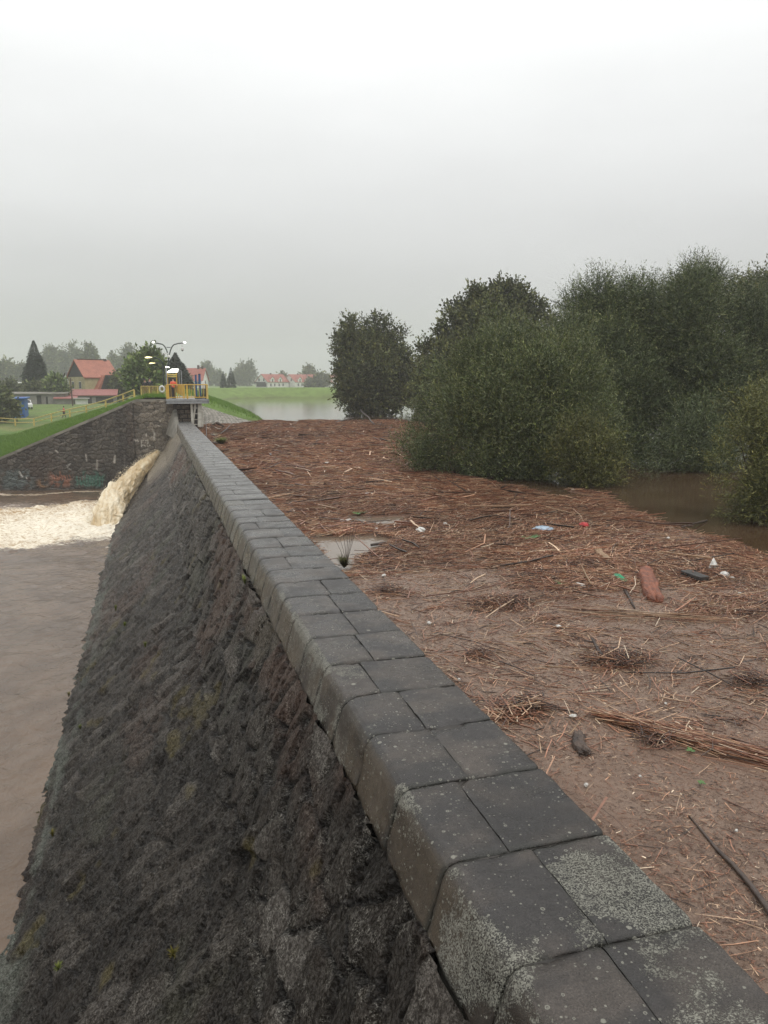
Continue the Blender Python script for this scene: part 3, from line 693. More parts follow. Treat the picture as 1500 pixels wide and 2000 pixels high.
    for i, x in enumerate(cx):
        x_ = float(x); t = max(min(2.42, 2.75-max(1.5-x_-2.2, 0)*.43)+.12, -3.0); y = 71.2+max(1-x_, 0)*.13
        for (dy, dz) in ((-.1, -.12), (-.1, .1), (.42, .1), (.42, -.3)): pts.append((x_-1, y+dy-71.2, t+dz+5))
    for i in range(len(cx)-1):
        for k in range(4): f.append((i*4+k, i*4+(k+1) % 4, i*4+4+(k+1) % 4, i*4+4+k))
    mb.poly(pts, f); mb.build('cap', M['concrete'], root)
wing()
# abutment block (ashlar) under and behind the platform
def abut():
    root = empty('abutment', (2.6, 78, -5)); tag(root, 'square block of coursed masonry under the yellow railed platform', 'abutment')
    w, h = 2.6, 8; xs = np.arange(1.2, 4.1, .03); zs = np.arange(-1.6, 2.42, .03); Xq, Zq = np.meshgrid(xs, zs, indexing='ij')
    r = Zq/.42; fr = np.abs(r-np.round(r))*.42; u = Xq/.75+np.round(r+.5)*.37; fu = np.abs(u-np.round(u))*.75; e = np.minimum(fr, fu)
    idn = _h(np.floor(u+.5), np.floor(r+.5), 0*r, 9)
    d = .06*sst(0, .05, e)+.03*fbm(Xq*5, Zq*5, s=171)
    c = lerp(np.array([.15, .12, .095]), np.array([.27, .235, .19]), idn[..., None]); c = lerp(np.array([.025, .022, .02]), c, sst(.01, .05, e)[..., None])
    V = np.stack([Xq-2.6, 72.6-d-78, Zq+5], -1).reshape(-1, 3)
    np_obj('masonry', V, grid_faces(*Xq.shape), M['stone_wing'], root, attrs={'col': c.reshape(-1, 3), 'msk': np.zeros((len(V), 3))})
    mb = MB(); mb.box(-1.4, 1.45, -5.36, 8, 0, 7.38); mb.build('body', M['concrete'], root)
    mb = MB(); mb.box(-4.0, 1.5, -5.3, 9, 7.42, 7.68); mb.build('pavement', M['deck'], root)
abut()

#@@PART2@@
# ================================================================= FLOATING DEBRIS
def poly_sd(x, y, P):
    """signed distance, positive inside"""
    x = np.asarray(x, float); y = np.asarray(y, float)
    ins = np.zeros(x.shape, bool); best = np.full(x.shape, 1e9)
    for (a, b), (c, d) in zip(P, P[1:]+P[:1]):
        vx, vy = c-a, d-b; t = np.clip(((x-a)*vx+(y-b)*vy)/(vx*vx+vy*vy+1e-12), 0, 1)
        best = np.minimum(best, np.hypot(x-a-t*vx, y-b-t*vy))
        cr = ((b > y) != (d > y)); xi = (d-b)+0.
        with np.errstate(divide='ignore', invalid='ignore'):
            ins ^= cr & (x < (c-a)*(y-b)/(xi if xi != 0 else 1e-9)+a)
    return np.where(ins, best, -best)
px2 = lambda L_: [tuple(PZ(*p)[:2]) for p in L_]
FIELD = [(3.0, -2), (3.0, 81), (4.8, 79.2), (8, 80.8), (10.6, 83.6), (14, 82.4), (17, 83), (21, 81), (26, 81.5), (24, 60), (17, 42), (12.6, 36), (12.2, 31)]+px2([(1000, 952), (1160, 962), (1235, 1003), (1320, 1033), (1420, 1058), (1500, 1088)])+[(20, 12.6), (26, 10), (26, -2)]
POOLS = [px2([(596, 1045), (650, 1050), (725, 1046), (775, 1054), (745, 1075), (700, 1088), (676, 1118), (648, 1112)]),
         px2([(655, 1018), (690, 1006), (730, 1011), (800, 1008), (790, 1024), (740, 1030), (700, 1024)]),
         px2([(398, 846), (425, 843), (447, 848), (430, 853), (410, 854)]), px2([(560, 893), (600, 890), (612, 896), (575, 900)]),
         px2([(610, 930), (650, 926), (668, 933), (640, 938)]), px2([(545, 985), (570, 978), (578, 984), (556, 992)]), px2([(700, 870), (760, 868), (765, 874), (710, 876)])]
def cover(x, y):
    w = .5*(fbm(x*.9, y*.5, o=4, s=201)-.5)*np.clip(y/12, .5, 2)
    m = poly_sd(x, y, FIELD)+w
    for i, P in enumerate(POOLS): m = np.minimum(m, -poly_sd(x, y, P)+.2*w-.02)
    far_gap = sst(.69, .74, fbm(x*.35, y*.16, o=4, s=206))*sst(16, 20, y); return m-far_gap*3
NEST = [(*PZ(980, 1183)[:2], .9, .28), (*PZ(1205, 1297)[:2], .62, .26), (*PZ(1015, 1385)[:2], .32, .3), (*PZ(1130, 1140)[:2], 1.1, .8), (*PZ(1380, 1462)[:2], .75, .28), (*PZ(1480, 1490)[:2], .5, .25),
        (*PZ(1440, 1190)[:2], 1.0, .5), (*PZ(750, 1165)[:2], .5, .3), (*PZ(1210, 1610)[:2], .18, .25), (*PZ(1270, 1560)[:2], .2, .2), (*PZ(900, 930)[:2], 1.5, 2), (*PZ(1000, 1400)[:2], .35, .4), (*PZ(930, 1285)[:2], .4, .15), (*PZ(1350, 1530)[:2], .25, .15)]
def density(x, y):
    """0..1: how thick the reeds lie"""
    far = sst(15.5, 20, y+1.6*(fbm(x*.4, y*.4, o=3, s=203)-.5)*3)
    ridge = np.exp(-((y-(14.6-.10*(x-8)+.5*np.sin(x)))/1.9)**2)*sst(6.2, 8.5, x)
    d = np.maximum(far, ridge*.95); n = fbm(x*.8, y*.8, o=4, s=204)
    d = np.maximum(d, .55*sst(.56, .7, n)*sst(3, 8, y)); d = np.maximum(d, .14)
    holes = sst(.62, .7, fbm(x*.25, y*.12, o=4, s=205)); d = d*(1-.6*holes)
    for a, b, r, q in NEST: d = np.maximum(d, q*3.*np.exp(-(((x-a)/r)**2+((y-b)/(r*.6))**2)))
    return np.clip(d, 0, 1)
ym = geo_rows(1.2, 84.5, .0042, .03); xm = np.arange(3.0, 27, .055)
Ym, Xm = np.meshgrid(ym, xm, indexing='ij'); cv = cover(Xm, Ym); dn = density(Xm, Ym)
zm = np.clip(cv*.12, -.06, .022)+.022*(fbm(Xm*5, Ym*5, o=4, s=211)-.5)+.05*dn*(fbm(Xm*2.2, Ym*2.2, o=3, s=212))*(cv > .1)
fm_ = grid_faces(*Ym.shape); vm = np.stack([Xm, Ym, zm], -1).reshape(-1, 3); keep = (vm[fm_][:, :, 2].max(1) > -.03)
o = np_obj('litter_mat', vm, fm_[keep], M['mud'], attrs={'msk': np.stack([dn, dn, dn], -1).reshape(-1, 3)})
tag(o, 'brown mat of fine plant litter and silt floating on the reservoir', 'flood debris', kind='stuff')
PAL = np.array([[.40, .19, .115], [.50, .28, .17], [.25, .115, .07], [.62, .42, .27], [.12, .07, .05], [.64, .46, .31], [.05, .034, .027], [.74, .60, .44]])
def sticks(name, x, y, z, L_, r, ang, pw, tilt=.06, label=None, bend=.07, pal=PAL):
    n = len(x); ti = RS.randn(n)*tilt
    d = np.stack([np.cos(ang)*np.cos(ti), np.sin(ang)*np.cos(ti), np.sin(ti)], -1)
    sd = np.stack([-np.sin(ang), np.cos(ang), 0*ang], -1); up = np.array([0, 0, 1.])
    c = np.stack([x, y, z], -1); b = RS.randn(n, 1)*bend*L_[:, None]*.5
    P0 = c-d*L_[:, None]*.5; P1 = c+sd*b; P2 = c+d*L_[:, None]*.5
    vs = []
    for P, k in ((P0, 1.), (P1, .95), (P2, .65)):
        for w in (0, 2.0944, 4.18879): vs.append(P+(sd*math.cos(w+.5)+up*math.sin(w+.5))*(r*k)[:, None])
    V = np.stack(vs, 1).reshape(-1, 3)
    q = np.array([[0, 1, 4, 3], [1, 2, 5, 4], [2, 0, 3, 5], [3, 4, 7, 6], [4, 5, 8, 7], [5, 3, 6, 8]])
    Q = (np.arange(n)[:, None, None]*9+q[None]).reshape(-1, 4)
    c_ = pal[RS.choice(len(pal), n, p=pw)]*(.6+.7*RS.rand(n, 1))*(.6+.8*fbm(x*.35, y*.2, o=4, s=229))[:, None]; c_ = np.repeat(c_, 9, 0)
    o = np_obj(name, V, Q, M['sticks'], None, False, {'col': c_})
    return tag(o, label, 'flood debris', kind='stuff')
def sample(n, gy, xmax, dpow=1., lo=0.):
    X, Y = [], []; tot = 0
    while tot < n:
        m = n*3; y = gy(RS.rand(m)); x = 3.05+RS.rand(m)*(np.minimum(xmax, 2+.62*y+2.5)-3.05 if xmax is None else xmax(y)-3.05)
        k = (cover(x, y) > .02) & (RS.rand(m) < lo+(1-lo)*density(x, y)**dpow)
        X.append(x[k]); Y.append(y[k]); tot += k.sum()
    return np.concatenate(X)[:n], np.concatenate(Y)[:n]
PW = np.array([.24, .24, .16, .14, .08, .07, .04, .03])
# far carpet
n = 85000; x, y = sample(n, lambda u: 15+69*u**1.25, lambda y: np.clip(6+.42*y, 12, 26))
flow = np.where(fbm(x*.15, y*.1, o=3, s=221) > .47, 0.05, .5)+fbm(x*.1, y*.1, o=2, s=222)*1.2-.7
L_ = .22+.9*RS.rand(n)**1.8; L_ = L_*np.clip(y/30, .8, 1.3); r = (.006+.012*RS.rand(n)**2)*np.clip(y/30, .75, 1.5)
sticks('floating_reeds', x, y, .05+.09*RS.rand(n)*density(x, y), L_, r, flow+RS.randn(n)*.55, PW, .07, 'dense reddish brown carpet of reeds floating behind the dam')
n = 900; x, y = sample(n, lambda u: 5+77*u**1.2, lambda y: np.clip(6+.42*y, 12, 26))
sticks('drift_branches', x, y, .09+.08*RS.rand(n), (.7+2.*RS.rand(n)**2)*np.clip(y/16, .4, 1), (.010+.03*RS.rand(n)**2)*np.clip(y/22, .35, 1.6), RS.rand(n)*6.28, np.array([.1, .12, .2, .08, .25, .08, .15, .02]), .09, 'larger dark and pale branches tangled into the reed carpet', .12)
n = 1500; x, y = sample(n, lambda u: 3+78*u**1.3, lambda y: np.clip(4+.6*y, 5, 26), .5, .4)
sticks('pale_flecks', x, y, .06+.09*RS.rand(n)*density(x, y), (.02+.05*RS.rand(n))*np.clip(y/12, .8, 4), (.005+.008*RS.rand(n))*np.clip(y/12, .7, 3), RS.rand(n)*6.28, np.array([0, 0, 0, .1, 0, .25, 0, .65]), .3, 'small pale flecks of bark and foam scattered through the debris', .1)
# middle distance
n = 26000; x, y = sample(n, lambda u: 7+13*u, lambda y: 5+.85*y, 1.2)
L_ = .08+.55*RS.rand(n)**2.2; r = .0035+.005*RS.rand(n)
a = fbm(x*.5, y*.5, o=3, s=223)*6
sticks('floating_reeds', x, y, .03+.10*RS.rand(n)*density(x, y), L_, r, a+RS.randn(n)*.7, PW, .12, 'tangled brown reeds and twigs drifting in the middle of the reservoir')
# near
n = 2800; x, y = sample(n, lambda u: 1.5+8*u, lambda y: 3.6+.95*y, .8, .25)
L_ = .05+.42*RS.rand(n)**3; r = .0016+.0042*RS.rand(n)**2
sticks('floating_reeds', x, y, .02+.03*RS.rand(n), L_, r, fbm(x*.6, y*.6, o=3, s=225)*6+RS.randn(n)*.8, np.array([.22, .16, .24, .08, .18, .05, .05, .02]), .06, 'scattered pale and brown reed stalks on the near litter')
# fine chips everywhere near
n = 110000; x, y = sample(n, lambda u: 1.5+17*u**1.3, lambda y: 3.8+.95*y, .4, .65)
L_ = .015+.075*RS.rand(n)**2; r = .0014+.0026*RS.rand(n)
sticks('reed_chips', x, y, .008+.028*RS.rand(n), L_, r, RS.rand(n)*6.28, np.array([.18, .12, .22, .08, .22, .04, .12, .02]), .15, 'fine brown chips and stalk fragments strewn over the near litter')
# the long bundle lying on the right
A, B = PZ(1200, 1415), PZ(1520, 1500)
n = 420; t = RS.rand(n); w = (.06+.17*t)*RS.randn(n)*.6
dx, dy = B.x-A.x, B.y-A.y; ang0 = math.atan2(dy, dx); x = A.x+dx*t+w*.5; y = A.y+dy*t+w
sticks('reed_bundle', x, y, .04+.08*RS.rand(n), .25+.7*RS.rand(n), .003+.004*RS.rand(n), ang0+RS.randn(n)*.16, np.array([.26, .22, .2, .1, .12, .04, .04, .02]), .05, 'long thick bundle of reddish reeds lying diagonally at the right')
A, B = PZ(1150, 1202), PZ(1400, 1214)
n = 60; t = RS.rand(n); x = A.x+(B.x-A.x)*t; y = A.y+(B.y-A.y)*t+RS.randn(n)*.14
sticks('reed_bundle', x, y, .05+.03*RS.rand(n), .5+.9*RS.rand(n), .004+.004*RS.rand(n), math.atan2(B.y-A.y, B.x-A.x)+RS.randn(n)*.06, np.array([.1, .2, .05, .3, .03, .22, .02, .08]), .02, 'parallel pale reeds floating side by side below the reddish log')
# nests of tangled stalks: dark piles
NP = [(PZ(760, 1160), .3, 120, None), (PZ(940, 1285), .22, 50, None), (PZ(1470, 1340), .3, 110, None), (PZ(1380, 1130), .8, 300, None), (PZ(980, 1183), .6, 420, 'dark tangled pile of rotten leaves and stalks left of the reddish log'), (PZ(1205, 1297), .48, 420, 'tangled nest of dark twigs around an upright forked branch'),
      (PZ(1025, 1388), .3, 260, 'dark tangle of stalks close to the coping edge'), (PZ(1290, 1455), .3, 90, None), (PZ(1160, 1110), .8, 260, None), (PZ(1060, 1130), .6, 160, None)]
xs, ys_, zs_, Ls, rs_, an = [], [], [], [], [], []
for c, rad, k, lab in NP:
    xs.append(c.x+RS.randn(k)*rad*.5); ys_.append(c.y+RS.randn(k)*rad*.32); zs_.append(.04+np.abs(RS.randn(k))*.06); Ls.append(.1+.35*RS.rand(k)); rs_.append(.003+.004*RS.rand(k)); an.append(RS.rand(k)*6.28)
sticks('tangled_twigs', *[np.concatenate(q) for q in (xs, ys_, zs_, Ls, rs_, an)], np.array([.1, .08, .22, .04, .26, .02, .27, .01]), .2, 'dark tangled heaps of twigs and rotten stalks on the litter', .3)

# ---- single floating things
def rough_log(name, mat, a, b, r, zc, parent=None, seed=1, amp=.35, n=70, m=40):
    t = np.linspace(0, 1, n); A = np.linspace(0, 2*np.pi, m, endpoint=False); T, AA = np.meshgrid(t, A, indexing='ij')
    Lg = (b-a).length; ux, uy = (b.x-a.x)/Lg, (b.y-a.y)/Lg
    rp = r*(.82+.3*fbm(t*3, t*0, o=2, s=seed)); rp = rp*np.sqrt(np.clip(1-np.abs(2*t-1)**14, .0, 1))
    R_ = rp[:, None]*(1+amp*(fbm(np.cos(AA)*2.6+seed, np.sin(AA)*2.6, T*Lg*1.1/r*.12, o=4, s=seed+3, g=.65)-.5)*2+amp*.6*(fbm(np.cos(AA)*9, np.sin(AA)*9, T*Lg*2, o=3, s=seed+7)-.5))
    c = .12*Lg*(fbm(t*2, t*0+seed, o=2, s=seed+9)-.5)[:, None]; jag = .5*r*(fbm(np.cos(AA)*3, np.sin(AA)*3, s=seed+5)-.5)*(np.abs(2*T-1)**4)*np.sign(T-.5)*2
    X = T*Lg*ux+jag*ux+(np.cos(AA)*R_+c)*-uy; Y = T*Lg*uy+jag*uy+(np.cos(AA)*R_+c)*ux; Z = zc+np.sin(AA)*R_*.9
    i = np.arange(n-1)[:, None]*m+np.arange(m)[None, :]; j = np.arange(n-1)[:, None]*m+(np.arange(m)[None, :]+1) % m
    o = np_obj(name, np.stack([X, Y, Z], -1).reshape(-1, 3), np.stack([i, i+m, j+m, j], -1).reshape(-1, 4), mat, parent)
    return o
def thing_tube(name, mat, pts, r, label, cat, n=10, rough=0., sub=None, parent=None):
    c = Vector(pts[0]); mb = MB(); mb.tube([Vector(p)-c for p in pts], r, n)
    if rough:
        rr = random.Random(len(pts)*7+int(c.x*100)); mb.v = [(x+rr.uniform(-rough, rough), y+rr.uniform(-rough, rough), z+rr.uniform(-rough, rough)) for x, y, z in mb.v]
    o = mb.build(name, mat, parent, smooth=True); o.location = c
    return tag(o, label, cat)
def between(a, b, n, wob, z0, z1, seed=0):
    rr = random.Random(seed); P = []
    for i in range(n):
        t = i/(n-1); P.append((a.x+(b.x-a.x)*t+rr.uniform(-wob, wob), a.y+(b.y-a.y)*t+rr.uniform(-wob, wob), z0+(z1-z0)*t))
    return P
a, b = PZ(1262, 1118), PZ(1283, 1180)
lg = rough_log('floating_log', M['log_red'], a, b, .17, .05, None, 3, .4); lg.location = (a.x, a.y, 0); tag(lg, 'thick peeled reddish log floating among the twigs at the right', 'log')
a, b = PZ(1128, 1440), PZ(1140, 1480)
lg2 = empty('broken_stump', a); tag(lg2, 'short rotten brown stump with a broken jagged end near the coping', 'stump')
rough_log('trunk', M['log_brown'], a, b, .075, .04, lg2, 8, .45)
mb = MB(); rr = random.Random(4)
for k in range(16):
    w = k/16*6.28; p = Vector((b.x-a.x+.055*math.cos(w), b.y-a.y+.01, .05+.055*math.sin(w))); mb.tube([p, p+Vector((rr.uniform(-.02, .02), -rr.uniform(.03, .1), rr.uniform(-.02, .02)))], [.014, .004], 4)
mb.build('splinters', M['log_brown'], lg2)
br = [PZ(1345, 1600), PZ(1372, 1632), PZ(1400, 1668), PZ(1432, 1700), PZ(1465, 1740), PZ(1500, 1790), PZ(1540, 1850)]
thing_tube('long_branch', M['branch_dark'], [(p.x, p.y, .03+.005*i) for i, p in enumerate(br)], [.008, .012, .016, .02, .024, .026, .028], 'long dark bent branch floating diagonally at the lower right', 'branch', 8, .002)
a, b = PZ(1163, 1078), PZ(1192, 1102)
lg = rough_log('floating_log', M['log_pale'], a, b, .09, .06, None, 12, .4); lg.location = (a.x, a.y, 0); tag(lg, 'pale split log half buried in twigs above the green plastic', 'log')
a, b = PZ(1345, 1178), PZ(1490, 1186)
mb = MB(); mb.poly([(0, 0, .03), (b.x-a.x, b.y-a.y, .03), (b.x-a.x-.05, b.y-a.y-.3, .035), (.1, -.34, .03), (0, 0, .075), (b.x-a.x, b.y-a.y, .07), (b.x-a.x-.05, b.y-a.y-.3, .07), (.1, -.34, .075)], [(4, 7, 6, 5), (0, 4, 5, 1), (2, 6, 7, 3), (3, 7, 4, 0), (1, 5, 6, 2)])
o = mb.build('floating_plank', M['log_pale']); o.location = a; tag(o, 'wide pale plank floating flat to the right of the reddish log', 'plank')
# forked upright branch in the nest
a = PZ(1212, 1305); root = empty('forked_branch', a); tag(root, 'grey forked branch standing up out of a nest of twigs', 'branch')
mb = MB(); mb.tube([(0, 0, 0), (-.10, .22, .06), (-.06, .5, .11), (.06, .85, .15)], [.03, .03, .026, .02], 8); mb.build('stem', M['branch_dark'], root, smooth=True)
mb = MB(); mb.tube([(.03, .74, .14), (-.12, .8, .16)], [.016, .008], 6); mb.build('fork', M['branch_dark'], root, smooth=True); mb = MB(); mb.tube([(-.08, .3, .08), (-.3, .12, .1)], [.014, .006], 6); mb.build('fork', M['branch_dark'], root, smooth=True)
# sticks that read one by one
SINGLE = [((705, 815), (735, 833), .09, .9, 'branch_dark', 'dark forked trunk poking up at the far edge of the reeds'),
          ((650, 828), (690, 822), .10, .35, 'branch_dark', 'dark drift log lying along the far edge of the reed carpet'),
          ((640, 862), (725, 857), .06, .1, 'log_pale', 'pale straight pole floating across the far reeds'),
          ((545, 965), (650, 950), .035, .08, 'log_pale', 'long pale curved stick beside the coping in the far reeds'),
          ((725, 1068), (830, 1052), .045, .08, 'branch_dark', 'dark branch crossing the edge of the open pool'),
          ((680, 1025), (765, 1020), .02, .1, 'branch_dark', 'thin dark stick across the smaller pool'),
          ((1212, 1140), (1240, 1192), .03, .08, 'branch_dark', 'black wet stick left of the reddish log'),
          ((1125, 1090), (1155, 1160), .02, .2, 'log_pale', 'grey thin stick slanting through the twigs left of the green plastic'),
          ((1380, 1018), (1330, 1040), .03, .15, 'branch_dark', 'dark stick at the outer rim of the twigs by the right bush'),
          ((430, 850), (455, 838), .05, .5, 'branch_dark', 'dark bent branch over the small pool at the far end of the coping'),
          ((402, 862), (405, 838), .04, .9, 'branch_dark', 'dark branch sticking up beside the small far pool'),
          ((1065, 1305), (1250, 1318), .012, .05, 'log_pale', 'thin long reed in front of the nest of twigs'),
          ((1000, 1345), (1120, 1360), .010, .03, 'branch_dark', 'thin dark cane lying flat left of the nest of twigs'),
          ((1112, 1440), (1144, 1400), .009, .05, 'log_pale', 'pale reed leaning on the rotten stump'),
          ((1270, 1500), (1310, 1580), .007, .03, 'log_pale', 'pale thin reed forming a V on the near litter'),
          ((1215, 1570), (1218, 1655), .008, .03, 'log_pale', 'pale jointed reed pointing at the viewer near the coping'),
          ((1150, 1540), (1205, 1590), .009, .03, 'branch_dark', 'dark reed lying near the coping edge'),
          ((1075, 1255), (1025, 1265), .012, .03, 'log_pale', 'pale reed pair in the left part of the open litter'),
          ((1440, 1300), (1500, 1285), .014, .04, 'branch_dark', 'dark twig by the right border of the picture'),
          ((990, 1248), (1100, 1232), .012, .04, 'log_pale', 'long pale reed in the middle of the open litter')]
for i, (p, q, r, hz, mt, lab) in enumerate(SINGLE):
    a, b = PZ(*p), PZ(*q); lo, hi = (.03, hz) if hz > .14 else (hz*.6, hz*.6)
    P = between(a, b, 5, .02*(b-a).length*.3, lo, hi, 40+i)
    if hz >= .3 and p[1] < q[1]: P = [(x, y, lo+hi-z) for x, y, z in P]
    thing_tube('drift_branch' if r > .015 else 'reed_stalk', M[mt], P, [r*.7, r, r*.9, r*.8, r*.4], lab, 'branch' if r > .015 else 'reed', 7, r*.08)
# litter
def bottle(px, py, L_, r, ang, mat, label, cap='litter_blue', cat='bottle'):
    p = PZ(px, py, .06); root = empty('plastic_bottle', p, ang); tag(root, label, cat)
    mb = MB(); mb.tube([(-L_*.5, 0, 0), (-L_*.48, 0, 0), (-L_*.1, 0, 0), (L_*.25, 0, 0), (L_*.4, 0, 0), (L_*.46, 0, 0)], [r*.8, r, r*.94, r, r*.4, r*.36], 10); mb.build('body', M[mat], root, smooth=True)
    mb = MB(); mb.tube([(L_*.46, 0, 0), (L_*.52, 0, 0)], [r*.42, r*.42], 8); mb.build('cap', M[cap], root)
bottle(678, 1019, .42, .085, .2, 'litter_white', 'white plastic bottle floating between the two open pools')
bottle(719, 966, .34, .07, 2.4, 'litter_white', 'white plastic bottle in the reeds level with the near tip of the willow')
bottle(1131, 1145, .24, .07, 1.9, 'litter_white', 'clear whitish bottle between the twigs left of the green plastic')
bottle(640, 905, .4, .09, .9, 'litter_white', 'white bottle in the middle of the far reed carpet')
bottle(832, 1050, .3, .04, 2.3, 'litter_white', 'white narrow bottle lying on the branch past the pool')
p = PZ(1210, 1130, .07); mb = MB()
mb.poly([(-.06, -.22, 0), (.05, -.25, .01), (.09, .05, .03), (.08, .24, .05), (-.03, .2, .05), (-.08, 0, .04), (0, 0, .10)], [(0, 1, 6), (1, 2, 6), (2, 3, 6), (3, 4, 6), (4, 5, 6), (5, 0, 6)])
o = mb.build('plastic_scrap', M['litter_green']); o.location = p; tag(o, 'bright green scrap of plastic standing out left of the reddish log', 'litter')
p = PZ(1415, 1125, .07); mb = MB(); mb.blob((0, 0, 0), (.11, .11, .10), 14, 10, 0); o = mb.build('ball', M['litter_white'], smooth=True); o.location = p; tag(o, 'small white ball half sunk in the twigs at the right', 'ball')
p = PZ(1393, 1108, .06); mb = MB(); mb.poly([(-.13, 0, 0), (.13, -.02, 0), (.05, .06, .2), (-.03, .02, .16), (.0, -.1, .02), (.1, .1, 0)], [(0, 4, 3), (4, 1, 2), (4, 2, 3), (3, 2, 5), (0, 3, 5), (1, 5, 2)]); o = mb.build('plastic_scrap', M['litter_white']); o.location = p; tag(o, 'white crumpled scrap standing up behind the small white ball', 'litter')
p = PZ(1356, 1130, .05); mb = MB(); mb.box(-.12, .12, -.3, .3, 0, .12); o = mb.build('soaked_board', M['dark_board'], bevel=.02); o.location = p; tag(o, 'short black soaked board in front of the white crumpled scrap', 'board')
p = PZ(1141, 1030, .05); mb = MB(); mb.blob((0, 0, .05), (.13, .2, .1), 8, 5, .2); o = mb.build('plastic_canister', M['litter_red']); o.location = p; tag(o, 'small red plastic canister far out in the reeds', 'litter')
p = PZ(1062, 1037, .05); mb = MB(); mb.blob((0, 0, .04), (.28, .3, .09), 10, 6, .25); o = mb.build('plastic_bag', M['litter_blue']); o.location = p; tag(o, 'pale blue plastic bag lying in the reeds below the willow', 'bag')
p = PZ(822, 1040, .06); mb = MB(); mb.blob((0, 0, .05), (.12, .2, .1), 9, 6, .4); o = mb.build('plastic_bag', M['litter_white']); o.location = p; tag(o, 'torn whitish bag caught on the branch past the open pool', 'bag')
for px_, py_x, s, lab in ((1098, 1140, .17, 'green leafy scrap left of the whitish bottle'), (1275, 1428, .07, 'single green leaf on top of the reed bundle'), (1350, 1466, .07, 'pale green leaf below the reed bundle'), (700, 1002, .3, 'green leafy sprig in the far reeds beside the small pool'), (838, 958, .4, 'green leafy twig in the reeds near the willow foot'), (1370, 1528, .06, 'yellowish green leaf on the near litter'), (1035, 1050, .3, 'dark green leafy scrap near the pale blue bag')):
    p = PZ(px_, py_x, .07); mb = MB(); rr = random.Random(px_)
    vs = [(0, 0, .01)]; fs = []
    for k in range(7):
        w = k*.9+rr.uniform(-.3, .3); d = Vector((math.cos(w), math.sin(w), rr.uniform(.0, .35)))*s*rr.uniform(.6, 1.1); e_ = Vector((-math.sin(w), math.cos(w), rr.uniform(-.3, .3)))*s*.22
        b_ = len(vs); vs += [tuple(d*.5+e_), tuple(d), tuple(d*.5-e_)]; fs.append((0, b_, b_+1, b_+2))
    mb.poly(vs, fs)
    o = mb.build('leaf_cluster', M['leafy']); o.location = p; tag(o, lab, 'leaves')
rr = random.Random(77); proto = []
for k in range(4):
    mb = MB(); mb.blob((0, 0, .03), (.1*rr.uniform(.5, 1), .16*rr.uniform(.6, 1), .05), 7, 4, .35); proto.append(mb)
lit = [(597, 883), (655, 888), (610, 877), (560, 895), (735, 1035), (720, 1003), (870, 1025), (905, 1050), (965, 1018), (1010, 1040), (1175, 1000), (1045, 1003), (1305, 1052), (1430, 1130), (1445, 1160), (838, 1218), (897, 1328), (1145, 1535), (1250, 1517), (1438, 1623), (1384, 1840), (1120, 1400), (1300, 1375), (690, 845), (470, 870), (500, 905), (800, 935), (1010, 960), (1090, 1225), (750, 1125), (1180, 1400), (630, 847), (940, 995), (1120, 958), (850, 958)]
for i, (a, b) in enumerate(lit):
    p = PZ(a, b, .05); mb = proto[i % 4]
    if i < 4: base_ = mb.build('litter_scrap', M['litter_white']); proto[i] = mb; o = base_; globals()['lp%d' % i] = o
    else: o = globals()['lp%d' % (i % 4)].copy(); COL.objects.link(o)
    s = .35+.045*p.y if p.y < 20 else 1.3+.01*p.y
    o.location = p; o.rotation_euler = (0, 0, rr.uniform(0, 6)); s *= rr.uniform(.6, 1.1); o.scale = (s*.5, s*.45, s*.6)
    tag(o, 'small white scrap of litter lying on the floating debris', 'litter', 'small white scraps of litter on the debris')

